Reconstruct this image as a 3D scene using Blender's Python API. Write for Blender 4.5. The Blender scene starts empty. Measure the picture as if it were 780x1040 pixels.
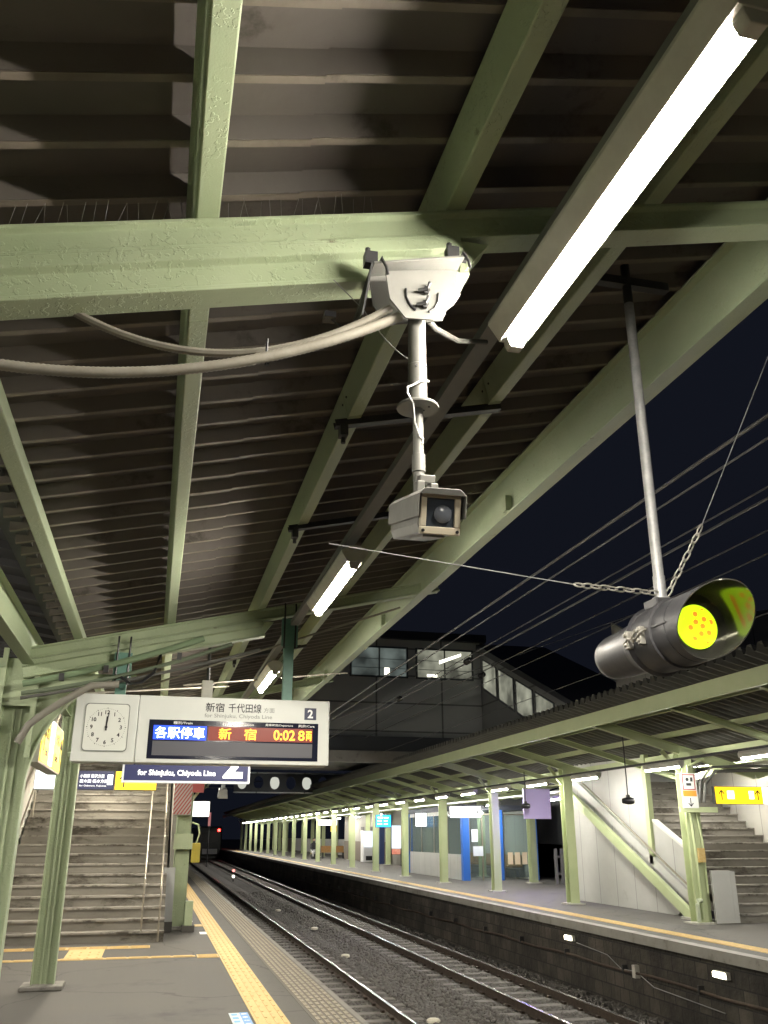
import bpy, bmesh, math, random
import numpy as np
from mathutils import Vector, Matrix
random.seed(7); RNG = np.random.default_rng(7)
R = math.radians
S = bpy.context.scene
COL = S.collection
# ------------------------------------------------------------------ camera, sky, exposure
cd = bpy.data.cameras.new('camera'); cam = bpy.data.objects.new('camera', cd); COL.objects.link(cam)
cam.location = (0, 0, 1.6); cam.rotation_euler = (R(90 + 20.024), 0, R(-13.784))
cd.sensor_fit = 'HORIZONTAL'; cd.sensor_width = 36; cd.lens = 36 * 900 / 780; cd.clip_end = 2000; cd.clip_start = .02
S.camera = cam
W = bpy.data.worlds.new('World'); S.world = W; W.use_nodes = True
nt = W.node_tree; bg = nt.nodes['Background']
sky = nt.nodes.new('ShaderNodeTexSky'); sky.sky_type = 'NISHITA'; sky.sun_disc = False
sky.sun_elevation = R(-4); sky.sun_rotation = R(200)
mixn = nt.nodes.new('ShaderNodeMix'); mixn.data_type = 'RGBA'; mixn.inputs[0].default_value = .985
nt.links.new(sky.outputs[0], mixn.inputs[6]); mixn.inputs[7].default_value = (.0017, .0021, .0036, 1)
nt.links.new(mixn.outputs[2], bg.inputs[0]); bg.inputs[1].default_value = 1.0
S.view_settings.view_transform = 'Standard'; S.view_settings.look = 'None'; S.view_settings.gamma = 1
S.view_settings.exposure = 1.62
S.render.engine = 'CYCLES'
S.cycles.use_denoising = True
S.cycles.max_bounces = 6; S.cycles.diffuse_bounces = 4; S.cycles.sample_clamp_indirect = 4
S.cycles.blur_glossy = .5; S.cycles.caustics_reflective = False; S.cycles.caustics_refractive = False
LAMP = 165.0

# ------------------------------------------------------------------ materials
def mat(name, c, rough=.6, metal=0, c2=None, sc=6, mix=.5, bump=0, bsc=30, emit=None, es=0, stain=None, ssc=1.5, sthr=.55, spec=.5, stretch=None, coat=0):
    m = bpy.data.materials.new(name); m.use_nodes = True; n = m.node_tree.nodes; l = m.node_tree.links
    b = n['Principled BSDF']; b.inputs['Base Color'].default_value = (*c, 1)
    b.inputs['Roughness'].default_value = rough; b.inputs['Metallic'].default_value = metal
    b.inputs['Specular IOR Level'].default_value = spec
    b.inputs['Coat Weight'].default_value = coat
    if emit: b.inputs['Emission Color'].default_value = (*emit, 1); b.inputs['Emission Strength'].default_value = es
    tc = n.new('ShaderNodeTexCoord'); mp = n.new('ShaderNodeMapping'); l.new(tc.outputs['Object'], mp.inputs[0])
    if stretch: mp.inputs['Scale'].default_value = stretch
    cur = None
    if c2:
        t = n.new('ShaderNodeTexNoise'); t.inputs['Scale'].default_value = sc; t.inputs['Detail'].default_value = 6; t.inputs['Roughness'].default_value = .65
        l.new(mp.outputs[0], t.inputs[0])
        r = n.new('ShaderNodeValToRGB'); r.color_ramp.elements[0].position = mix - .2; r.color_ramp.elements[1].position = mix + .2
        r.color_ramp.elements[0].color = (*c, 1); r.color_ramp.elements[1].color = (*c2, 1)
        l.new(t.outputs[0], r.inputs[0]); cur = r.outputs[0]
        mr = n.new('ShaderNodeMapRange'); mr.inputs[3].default_value = max(0, rough - .12); mr.inputs[4].default_value = min(1, rough + .15)
        l.new(t.outputs[0], mr.inputs[0]); l.new(mr.outputs[0], b.inputs['Roughness'])
    if stain:
        t2 = n.new('ShaderNodeTexNoise'); t2.inputs['Scale'].default_value = ssc; t2.inputs['Detail'].default_value = 9; t2.inputs['Roughness'].default_value = .7
        l.new(mp.outputs[0], t2.inputs[0])
        r2 = n.new('ShaderNodeValToRGB'); r2.color_ramp.elements[0].position = sthr; r2.color_ramp.elements[1].position = sthr + .12
        r2.color_ramp.elements[0].color = (0, 0, 0, 1)
        l.new(t2.outputs[0], r2.inputs[0])
        mx = n.new('ShaderNodeMix'); mx.data_type = 'RGBA'; l.new(r2.outputs[0], mx.inputs[0])
        if cur: l.new(cur, mx.inputs[6])
        else: mx.inputs[6].default_value = (*c, 1)
        mx.inputs[7].default_value = (*stain, 1); cur = mx.outputs[2]
    if cur: l.new(cur, b.inputs['Base Color'])
    if bump:
        t3 = n.new('ShaderNodeTexNoise'); t3.inputs['Scale'].default_value = bsc; t3.inputs['Detail'].default_value = 8
        l.new(tc.outputs['Object'], t3.inputs[0])
        bp = n.new('ShaderNodeBump'); bp.inputs['Strength'].default_value = bump; bp.inputs['Distance'].default_value = .01
        l.new(t3.outputs[0], bp.inputs['Height']); l.new(bp.outputs[0], b.inputs['Normal'])
    return m

def paint_mat(name, c, c2, flake=.55, stain=(.10, .075, .045)):
    """old gloss paint laid over flaked coats: raised scabs with crisp rims"""
    m = mat(name, c, rough=.5, c2=c2, sc=3.2, stain=stain, ssc=8, sthr=.64)
    n = m.node_tree.nodes; l = m.node_tree.links; b = n['Principled BSDF']
    tc = n.new('ShaderNodeTexCoord')
    t = n.new('ShaderNodeTexNoise'); t.inputs['Scale'].default_value = 48; t.inputs['Detail'].default_value = 4; l.new(tc.outputs['Object'], t.inputs[0])
    r = n.new('ShaderNodeValToRGB'); r.color_ramp.elements[0].position = flake; r.color_ramp.elements[1].position = flake + .035
    l.new(t.outputs[0], r.inputs[0])
    g = n.new('ShaderNodeTexNoise'); g.inputs['Scale'].default_value = 2.5; g.inputs['Detail'].default_value = 3; l.new(tc.outputs['Object'], g.inputs[0])
    rg = n.new('ShaderNodeValToRGB'); rg.color_ramp.elements[0].position = .42; rg.color_ramp.elements[1].position = .6; l.new(g.outputs[0], rg.inputs[0])
    mu = n.new('ShaderNodeMath'); mu.operation = 'MULTIPLY'; l.new(r.outputs[0], mu.inputs[0]); l.new(rg.outputs[0], mu.inputs[1])
    f = n.new('ShaderNodeTexNoise'); f.inputs['Scale'].default_value = 160; l.new(tc.outputs['Object'], f.inputs[0])
    ad = n.new('ShaderNodeMath'); ad.operation = 'MULTIPLY_ADD'; ad.inputs[1].default_value = .16; l.new(f.outputs[0], ad.inputs[0]); l.new(mu.outputs[0], ad.inputs[2])
    bp = n.new('ShaderNodeBump'); bp.inputs['Strength'].default_value = .8; bp.inputs['Distance'].default_value = .0035
    l.new(ad.outputs[0], bp.inputs['Height']); l.new(bp.outputs[0], b.inputs['Normal'])
    return m

GREEN = paint_mat('green_paint', (.325, .390, .245), (.385, .445, .295))
GREEN2 = mat('green_paint_far', (.37, .43, .235), .5, c2=(.43, .48, .28), sc=2, stain=(.12, .11, .06), ssc=3, sthr=.68, bump=.1)
GREEN3 = mat('dark_green_paint', (.13, .22, .11), .5, c2=(.17, .27, .14), sc=2)
TEAL = mat('teal_clamp_paint', (.10, .22, .18), .5, c2=(.14, .28, .22), sc=9, bump=.2)
ROOF = mat('roof_sheet', (.088, .076, .070), .6, .1, c2=(.120, .105, .096), sc=2.2, bump=.15, bsc=14, stain=(.03, .022, .018), ssc=2.0, sthr=.58)
RIBLIT = mat('rib_lit_tone', (.19, .165, .135), .6, c2=(.13, .105, .085), sc=5, bump=.1, stain=(.07, .055, .04), ssc=4, sthr=.6)  # paler tone that paints the light on the rib undersides
ROOF2 = mat('roof_sheet_far', (.10, .10, .09), .7, c2=(.14, .14, .125), sc=2)
GALV = mat('galvanised_steel', (.20, .205, .21), .5, .4, c2=(.30, .30, .30), sc=30, bump=.15, bsc=60)
DARKM = mat('dark_steel', (.035, .035, .04), .5, .4, c2=(.06, .06, .06), sc=12)
WHITEP = mat('white_enamel', (.19, .188, .176), .42, c2=(.16, .158, .145), sc=7, bump=.05, stain=(.15, .11, .06), ssc=9, sthr=.70)
HOUSE = mat('lamp_housing', (.58, .57, .52), .45, c2=(.48, .47, .42), sc=8)
SIGNW = mat('sign_white', (.62, .64, .61), .38, c2=(.58, .60, .57), sc=3, bump=.02)
SIGNT = mat('clock_face_white', (.66, .68, .63), .45)
BLACK = mat('black_plastic', (.012, .012, .014), .35)
SIGB = mat('signal_black', (.018, .018, .021), .46, c2=(.036, .036, .040), sc=9, bump=.12, bsc=25, stain=(.08, .075, .065), ssc=14, sthr=.66)
SIGI = mat('visor_inside', (.14, .14, .12), .14, .75)
GLASSD = mat('display_glass', (.012, .014, .028), .12)
NAVY = mat('sign_navy', (.016, .017, .045), .4, emit=(.06, .07, .2), es=0.161)
NAVYP = mat('navy_plate', (.016, .02, .06), .4)
INK = mat('black_lettering', (.02, .02, .025), .5)
def cracks(m):
    n = m.node_tree.nodes; l = m.node_tree.links; b = n['Principled BSDF']; src = b.inputs['Base Color'].links[0].from_socket
    tc = n.new('ShaderNodeTexCoord'); ns = n.new('ShaderNodeTexNoise'); ns.inputs['Scale'].default_value = 1.3; ns.inputs['Detail'].default_value = 6; l.new(tc.outputs['Object'], ns.inputs[0])
    vm = n.new('ShaderNodeMix'); vm.data_type = 'VECTOR'; vm.inputs[0].default_value = .35; l.new(tc.outputs['Object'], vm.inputs[4]); l.new(ns.outputs['Color'], vm.inputs[5])
    v = n.new('ShaderNodeTexVoronoi'); v.feature = 'DISTANCE_TO_EDGE'; v.inputs['Scale'].default_value = .55; l.new(vm.outputs[1], v.inputs['Vector'])
    g = n.new('ShaderNodeMapRange'); g.inputs[1].default_value = .002; g.inputs[2].default_value = .007; g.inputs[3].default_value = .55; g.inputs[4].default_value = 1; l.new(v.outputs['Distance'], g.inputs[0])
    sp = n.new('ShaderNodeTexVoronoi'); sp.inputs['Scale'].default_value = 2.2; l.new(tc.outputs['Object'], sp.inputs['Vector'])
    h = n.new('ShaderNodeMapRange'); h.inputs[1].default_value = .045; h.inputs[2].default_value = .06; h.inputs[3].default_value = .55; h.inputs[4].default_value = 1; l.new(sp.outputs['Distance'], h.inputs[0])
    mu = n.new('ShaderNodeMath'); mu.operation = 'MULTIPLY'; l.new(g.outputs[0], mu.inputs[0]); l.new(h.outputs[0], mu.inputs[1])
    mx = n.new('ShaderNodeMix'); mx.data_type = 'RGBA'; mx.blend_type = 'MULTIPLY'; mx.inputs[0].default_value = 1; l.new(src, mx.inputs[6]); l.new(mu.outputs[0], mx.inputs[7]); l.new(mx.outputs[2], b.inputs['Base Color'])
GREY = mat('grey_lettering', (.20, .22, .21), .5)
WTXT = mat('white_lettering_lit', (.8, .8, .8), .5, emit=(.95, .97, 1), es=0.506)
WTXT2 = mat('white_lettering', (.8, .8, .8), .5)
BLUEL = mat('led_blue', (.02, .05, .6), .4, emit=(.012, .07, 1), es=.55 + 0*1.196)
WLED = mat('led_white', (.8, .85, 1), .4, emit=(.75, .88, 1), es=2.07)
OLED = mat('led_orange', (1, .3, .02), .4, emit=(1, .30, .015), es=1.932)
REDBG = mat('led_module', (.05, .012, .008), .4, emit=(.75, .045, .008), es=0.10)  # red bleed around the LED letters put in as module glow
GREYBG = mat('led_module_off', (.085, .085, .10), .5)
LENSG = mat('signal_lens', (.3, .7, .02), .4, emit=(.56, .90, .012), es=.52)
LENSO = mat('signal_lens_dots', (.9, .3, .02), .4, emit=(1, .26, .02), es=.40)
CHAIN = mat('chain_zinc', (.34, .33, .30), .5, .5, c2=(.22, .21, .18), sc=40)
CONDM = mat('flex_conduit', (.28, .265, .225), .6, c2=(.21, .19, .155), sc=14, bump=.2)
YEL = mat('lit_yellow', (.9, .65, .02), .4, emit=(1, .64, .012), es=0.575)
WLIT = mat('lit_white', (.9, .9, .9), .4, emit=(.95, 1, .98), es=0.874)
ASPH = mat('platform_asphalt', (.060, .056, .050), .72, c2=(.088, .082, .072), sc=.9, bump=.25, bsc=120, stain=(.036, .034, .032), ssc=.8, sthr=.56)
cracks(ASPH)
CONC = mat('concrete', (.17, .16, .145), .75, c2=(.22, .21, .19), sc=3, bump=.2, bsc=40, stain=(.08, .075, .065), ssc=2, sthr=.56)
CONCD = mat('dark_concrete', (.055, .052, .048), .8, c2=(.085, .08, .072), sc=2, bump=.3, bsc=20)
STEP = mat('step_concrete', (.23, .215, .185), .72, c2=(.29, .27, .24), sc=3, bump=.15, bsc=40, stain=(.065, .056, .044), ssc=2.3, sthr=.50)
TACT = mat('tactile_yellow', (.60, .43, .18), .65, c2=(.52, .37, .15), sc=5, bump=.1, stain=(.26, .19, .09), ssc=6, sthr=.62)
RAIL = mat('rail_steel', (.09, .065, .05), .5, .5, c2=(.05, .04, .032), sc=12)
RAILT = mat('rail_top', (.50, .49, .48), .24, 1.0)
SLEEP = mat('sleeper', (.13, .12, .11), .85, c2=(.18, .17, .155), sc=6, bump=.3, bsc=40)
BALL = mat('ballast', (.052, .048, .044), .9, c2=(.11, .10, .094), sc=60, bump=1.0, bsc=22)
STONE = mat('ballast_stones', (.075, .070, .065), .85, c2=(.15, .14, .13), sc=14)
WOODG = mat('beige_panel', (.40, .385, .34), .55, c2=(.46, .445, .40), sc=1.2, stain=(.27, .25, .2), ssc=1.5, sthr=.66)
PANEL = mat('white_wall_panel', (.36, .36, .34), .5, c2=(.45, .45, .425), sc=.8, stain=(.29, .28, .245), ssc=1.2, sthr=.64)
STAIN = mat('stainless', (.30, .27, .22), .42, .7)
def win_mat(name, e, s):
    m = mat(name, (.08, .085, .085), .12, emit=e, es=s); n = m.node_tree.nodes; l = m.node_tree.links; b = n['Principled BSDF']
    tc = n.new('ShaderNodeTexCoord'); t = n.new('ShaderNodeTexNoise'); t.inputs['Scale'].default_value = .9; t.inputs['Detail'].default_value = 3; l.new(tc.outputs['Object'], t.inputs[0])
    mr = n.new('ShaderNodeMapRange'); mr.inputs[1].default_value = .38; mr.inputs[2].default_value = .68; mr.inputs[3].default_value = s*.35; mr.inputs[4].default_value = s*2.2
    l.new(t.outputs[0], mr.inputs[0]); l.new(mr.outputs[0], b.inputs['Emission Strength']); return m
BLDG = mat('station_cladding', (.48, .50, .49), .6, c2=(.55, .56, .55), sc=.6)
BLDG2 = mat('station_frame', (.06, .066, .075), .6)
BLDGR = mat('concourse_roof', (.018, .02, .028), .7)
PANE = win_mat('dim_window', (.50, .60, .55), .045)
PANEB = win_mat('bright_window', (.85, .86, .66), .075)
PANEW = mat('window_lamp', (.9, .9, .8), .2, emit=(1, .97, .78), es=1.196)
BLUEP = mat('blue_paint', (.03, .13, .50), .4)
GLASS = mat('waiting_room_glass', (.16, .19, .20), .08, spec=.8)
_n = GLASS.node_tree.nodes; _l = GLASS.node_tree.links; _t = _n.new('ShaderNodeBsdfTransparent'); _m = _n.new('ShaderNodeMixShader'); _t.inputs[0].default_value = (.80, .86, .85, 1); _m.inputs[0].default_value = .22
_l.new(_t.outputs[0], _m.inputs[1]); _l.new(_n['Principled BSDF'].outputs[0], _m.inputs[2]); _l.new(_m.outputs[0], _n['Material Output'].inputs[0])
WOOD = mat('bench_wood', (.42, .24, .09), .5, c2=(.3, .17, .06), sc=9, stretch=(1, 8, 1))
SKIN = mat('skin', (.5, .33, .24), .5); CLOTHD = mat('dark_jacket', (.02, .02, .025), .8); CLOTHW = mat('pale_trousers', (.5, .5, .5), .8); HAIR = mat('hair', (.01, .01, .01), .6)
RED = mat('red_print', (.30, .045, .04), .5); ORANGE = mat('orange_print', (.8, .25, .03), .5)
POSTER = mat('pink_poster', (.6, .16, .12), .5, c2=(.75, .6, .45), sc=3, mix=.55, emit=(.8, .25, .16), es=0.115)
SCRB = mat('blue_screen', (.02, .3, .8), .3, emit=(.02, .38, 1), es=0.736)
SCRW = mat('screen_lettering', (.8, .9, 1), .3, emit=(.6, .9, 1), es=0.92)
VIOL = mat('violet_board', (.36, .30, .55), .5)  # violet lamplight on the board put into its base colour
BLUSH = mat('blue_sticker', (.10, .28, .60), .5)
REDLAMP = mat('red_tail_lamp', (1, .02, .02), .4, emit=(1, .02, .015), es=10.12)
TRAINM = mat('train_body', (.04, .042, .045), .4, .3)
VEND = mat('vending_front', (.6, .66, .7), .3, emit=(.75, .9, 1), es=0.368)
TUBEC = mat('lamp_tube', (1, 1, 1), .4, emit=(1, .93, .80), es=LAMP)
TUBEF = mat('lamp_tube_far', (1, 1, 1), .4, emit=(1, .96, .86), es=LAMP*.8)
TUBEW = mat('lamp_tube_warm', (1, .9, .7), .4, emit=(1, .91, .74), es=LAMP * .62)
TUBEV = mat('lamp_tube_violet', (.5, .4, 1), .4, emit=(.32, .22, 1), es=230)
TUBEI = mat('lamp_tube_inside', (1, 1, 1), .4, emit=(.92, 1, .95), es=26)
WALLL = mat('wall_lamp_lens', (1, 1, .9), .4, emit=(1, .95, .72), es=6.44)

def brick_mat(name, c1, c2, mortar, scale, bw, bh, bump=.6):
    m = mat(name, c1, .85); n = m.node_tree.nodes; l = m.node_tree.links; b = n['Principled BSDF']
    tc = n.new('ShaderNodeTexCoord'); sp = n.new('ShaderNodeSeparateXYZ'); cb = n.new('ShaderNodeCombineXYZ')
    l.new(tc.outputs['Object'], sp.inputs[0]); l.new(sp.outputs['Y'], cb.inputs[0]); l.new(sp.outputs['Z'], cb.inputs[1])
    br = n.new('ShaderNodeTexBrick'); l.new(cb.outputs[0], br.inputs[0]); br.inputs['Scale'].default_value = scale
    br.inputs['Color1'].default_value = (*c1, 1); br.inputs['Color2'].default_value = (*c2, 1); br.inputs['Mortar'].default_value = (*mortar, 1)
    br.inputs['Brick Width'].default_value = bw; br.inputs['Row Height'].default_value = bh; br.inputs['Mortar Size'].default_value = .012; br.inputs['Bias'].default_value = -.2
    t = n.new('ShaderNodeTexNoise'); t.inputs['Scale'].default_value = 1.4; t.inputs['Detail'].default_value = 8; l.new(tc.outputs['Object'], t.inputs[0])
    mr = n.new('ShaderNodeMapRange'); mr.inputs[1].default_value = .35; mr.inputs[2].default_value = .65; mr.inputs[3].default_value = .35; mr.inputs[4].default_value = 1.35; l.new(t.outputs[0], mr.inputs[0])
    mx = n.new('ShaderNodeMix'); mx.data_type = 'RGBA'; mx.blend_type = 'MULTIPLY'; mx.inputs[0].default_value = 1
    l.new(br.outputs['Color'], mx.inputs[6]); l.new(mr.outputs[0], mx.inputs[7]); l.new(mx.outputs[2], b.inputs['Base Color'])
    t2 = n.new('ShaderNodeTexNoise'); t2.inputs['Scale'].default_value = 12; t2.inputs['Detail'].default_value = 6; l.new(tc.outputs['Object'], t2.inputs[0])
    ad = n.new('ShaderNodeMath'); ad.operation = 'MULTIPLY_ADD'; ad.inputs[1].default_value = -1.2; l.new(br.outputs['Fac'], ad.inputs[0]); l.new(t2.outputs[0], ad.inputs[2])
    bp = n.new('ShaderNodeBump'); bp.inputs['Strength'].default_value = bump; bp.inputs['Distance'].default_value = .03; l.new(ad.outputs[0], bp.inputs['Height']); l.new(bp.outputs[0], b.inputs['Normal'])
    return m
BLOCKS = brick_mat('stone_blocks', (.036, .031, .025), (.070, .060, .048), (.012, .011, .010), 1.0, .34, .24)

def add_node_joints(m, axis, pitch, width=.02, dark=.45):
    """thin dark joints between cladding sheets every `pitch` metres along an object axis"""
    n = m.node_tree.nodes; l = m.node_tree.links; b = n['Principled BSDF']
    src = b.inputs['Base Color'].links[0].from_socket
    tc = n.new('ShaderNodeTexCoord'); sp = n.new('ShaderNodeSeparateXYZ'); l.new(tc.outputs['Object'], sp.inputs[0])
    w = n.new('ShaderNodeMath'); w.operation = 'PINGPONG'; w.inputs[1].default_value = pitch / 2; l.new(sp.outputs[axis], w.inputs[0])
    g = n.new('ShaderNodeMath'); g.operation = 'LESS_THAN'; g.inputs[1].default_value = width / 2; l.new(w.outputs[0], g.inputs[0])
    mx = n.new('ShaderNodeMix'); mx.data_type = 'RGBA'; mx.blend_type = 'MULTIPLY'; l.new(g.outputs[0], mx.inputs[0]); l.new(src, mx.inputs[6]); mx.inputs[7].default_value = (dark, dark, dark, 1)
    l.new(mx.outputs[2], b.inputs['Base Color'])
add_node_joints(PANEL, 1, .9); add_node_joints(WOODG, 1, .9)
add_node_joints(BLDG, 0, 2.6, .07, .35); add_node_joints(BLDG, 2, 1.05, .06, .35)
add_node_joints(CONC, 1, 1.2, .015, .35)

# ------------------------------------------------------------------ mesh helpers
class MB:
    def __init__(s): s.v = []; s.f = []
    def add(s, v, f):
        o = len(s.v); s.v += [tuple(p) for p in v]; s.f += [tuple(i + o for i in q) for q in f]; return s
    def box(s, x0, x1, y0, y1, z0, z1):
        return s.add([(x, y, z) for x in (x0, x1) for y in (y0, y1) for z in (z0, z1)],
                     [(0, 1, 3, 2), (4, 6, 7, 5), (0, 4, 5, 1), (2, 3, 7, 6), (0, 2, 6, 4), (1, 5, 7, 3)])
    def ext(s, prof, p0, p1, up=(0, 0, 1), close=True):
        p0 = Vector(p0); p1 = Vector(p1); d = (p1 - p0).normalized(); up = Vector(up)
        a = d.cross(up).normalized(); u = a.cross(d).normalized(); n = len(prof)
        v = [p + a * x + u * y for p in (p0, p1) for x, y in prof]
        f = [(i, (i + 1) % n, (i + 1) % n + n, i + n) for i in range(n if close else n - 1)]
        if close: f += [tuple(range(n - 1, -1, -1)), tuple(range(n, 2 * n))]
        return s.add(v, f)
    def bar(s, p0, p1, w, h=None, up=(0, 0, 1)):
        h = h or w; return s.ext([(-w/2, -h/2), (w/2, -h/2), (w/2, h/2), (-w/2, h/2)], p0, p1, up)
    def ibeam(s, p0, p1, w, h, t=.008, tw=None, up=(0, 0, 1)):
        tw = (tw or t) / 2; W2 = w / 2; H = h / 2
        return s.ext([(-W2, -H), (W2, -H), (W2, -H+t), (tw, -H+t), (tw, H-t), (W2, H-t), (W2, H), (-W2, H), (-W2, H-t), (-tw, H-t), (-tw, -H+t), (-W2, -H+t)], p0, p1, up)
    def tube(s, pts, r, n=10, caps=True, rr=None):
        pts = [Vector(p) for p in pts]; m = len(pts); ref = Vector((0, 0, 1)); vs = []
        for i, p in enumerate(pts):
            d = (pts[min(i+1, m-1)] - pts[max(i-1, 0)]).normalized()
            if abs(d.dot(ref)) > .95: ref = Vector((1, 0, 0)) if abs(d.x) < .9 else Vector((0, 1, 0))
            a = d.cross(ref).normalized(); b = d.cross(a).normalized(); ref = a.cross(d) if False else ref
            q = rr[i] if rr else r
            vs += [p + (a * math.cos(2*math.pi*k/n) + b * math.sin(2*math.pi*k/n)) * q for k in range(n)]
        f = [(i*n+k, i*n+(k+1) % n, (i+1)*n+(k+1) % n, (i+1)*n+k) for i in range(m-1) for k in range(n)]
        if caps: f += [tuple(range(n)), tuple(range(m*n-1, (m-1)*n-1, -1))]
        return s.add(vs, f)
    def lathe(s, prof, org, axis, n=32, caps=True):
        ax = Vector(axis).normalized(); ref = Vector((0, 0, 1)) if abs(ax.z) < .9 else Vector((1, 0, 0))
        a = ax.cross(ref).normalized(); b = ax.cross(a); org = Vector(org); vs = []
        for t, r in prof: vs += [org + ax*t + (a*math.cos(2*math.pi*k/n) + b*math.sin(2*math.pi*k/n)) * r for k in range(n)]
        m = len(prof); f = [(i*n+k, i*n+(k+1) % n, (i+1)*n+(k+1) % n, (i+1)*n+k) for i in range(m-1) for k in range(n)]
        if caps: f += [tuple(range(n)), tuple(range(m*n-1, (m-1)*n-1, -1))]
        return s.add(vs, f)
    def poly(s, pts, th):   # flat polygon in any plane extruded by vector th
        n = len(pts); th = Vector(th); v = [Vector(p) for p in pts]; v += [p + th for p in v]
        return s.add(v, [tuple(range(n-1, -1, -1)), tuple(range(n, 2*n))] + [(i, (i+1) % n, (i+1) % n+n, i+n) for i in range(n)])
    def build(s, name, m, parent=None, bevel=0, smooth=False, loc=None):
        me = bpy.data.meshes.new(name); me.from_pydata(s.v, [], s.f); me.materials.append(m)
        bm = bmesh.new(); bm.from_mesh(me); bmesh.ops.recalc_face_normals(bm, faces=bm.faces); bm.to_mesh(me); bm.free()
        if smooth:
            me.shade_smooth() if hasattr(me, 'shade_smooth') else None
            for p in me.polygons: p.use_smooth = True
        o = bpy.data.objects.new(name, me); COL.objects.link(o)
        if parent: o.parent = parent
        if loc: o.location = loc
        if bevel:
            b = o.modifiers.new('bevel', 'BEVEL'); b.width = bevel; b.segments = 2; b.limit_method = 'ANGLE'
        if smooth:
            e = o.modifiers.new('edges', 'EDGE_SPLIT'); e.split_angle = R(38)
        return o
def tag(o, label=None, cat=None, group=None, kind=None):
    for k, v in (('label', label), ('category', cat), ('group', group), ('kind', kind)):
        if v: o[k] = v
    return o
def thing(name, loc, label, cat, group=None):
    o = bpy.data.objects.new(name, None); COL.objects.link(o); o.location = loc; o.empty_display_size = .1
    return tag(o, label, cat, group)
def dup(o, loc=None, label=None, parent=None):
    c = o.copy(); COL.objects.link(c); c.parent = parent
    if loc is not None: c.location = loc
    if label: c['label'] = label
    for ch in list(o.children): dup(ch, parent=c)
    return c
_font = {}
def text(mb, s, x, z, h, org, ux=(1, 0, 0), uz=(0, 0, 1), align='LEFT', width=None, bold=0, th=.002):
    """write s into mb as thin raised letters, lower left at (x,z) in the plane through org"""
    cu = bpy.data.curves.new('t', 'FONT'); cu.body = s; cu.size = 1; cu.offset = bold; cu.resolution_u = 3; cu.extrude = .001
    o = bpy.data.objects.new('t', cu); COL.objects.link(o)
    me = bpy.data.meshes.new_from_object(o.evaluated_get(bpy.context.evaluated_depsgraph_get()))
    co = [v.co.copy() for v in me.vertices]; fs = [tuple(p.vertices) for p in me.polygons]
    bpy.data.objects.remove(o); bpy.data.curves.remove(cu); bpy.data.meshes.remove(me)
    if not co: return
    x0 = min(c.x for c in co); x1 = max(c.x for c in co); y0 = min(c.y for c in co); y1 = max(c.y for c in co)
    sy = h / (y1 - y0); sx = sy if width is None else width / (x1 - x0)
    off = {'LEFT': 0, 'CENTER': -(x1-x0)*sx/2}[align]
    ux = Vector(ux); uz = Vector(uz); nn = ux.cross(uz); org = Vector(org)
    mb.add([org + ux*(x + off + (c.x-x0)*sx) + uz*(z + (c.y-y0)*sy) + nn*(th if c.z > 0 else 0) for c in co], fs)
    bpy.data.meshes.remove

ORD = ['first', 'second', 'third', 'fourth', 'fifth', 'sixth', 'seventh', 'eighth', 'ninth', 'tenth', 'eleventh', 'twelfth', 'thirteenth', 'fourteenth', 'fifteenth', 'sixteenth']

# ================================================================== GROUND, TRACK BED, PLATFORMS
tag(MB().box(-60, 80, -30, 700, -3.0, -1.42).build('ground', BALL), kind='structure')
def bed():
    nx, ny = 26, 460; xs = np.linspace(2.06, 8.33, nx); ys = np.concatenate([np.linspace(-4, 60, 400), np.linspace(61, 330, 60)])
    X, Y = np.meshgrid(xs, ys, indexing='ij'); Z = -1.27 + RNG.normal(0, .012, X.shape)
    Z -= .09 * np.exp(-((X - 5.28) / .35) ** 2)
    v = np.stack([X, Y, Z], -1).reshape(-1, 3); i = np.arange(nx*ny).reshape(nx, ny)
    f = np.stack([i[:-1, :-1], i[1:, :-1], i[1:, 1:], i[:-1, 1:]], -1).reshape(-1, 4)
    me = bpy.data.meshes.new('track_bed'); me.from_pydata(v.tolist(), [], f.tolist()); me.materials.append(BALL)
    o = bpy.data.objects.new('track_bed', me); COL.objects.link(o); tag(o, kind='structure')
bed()
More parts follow.
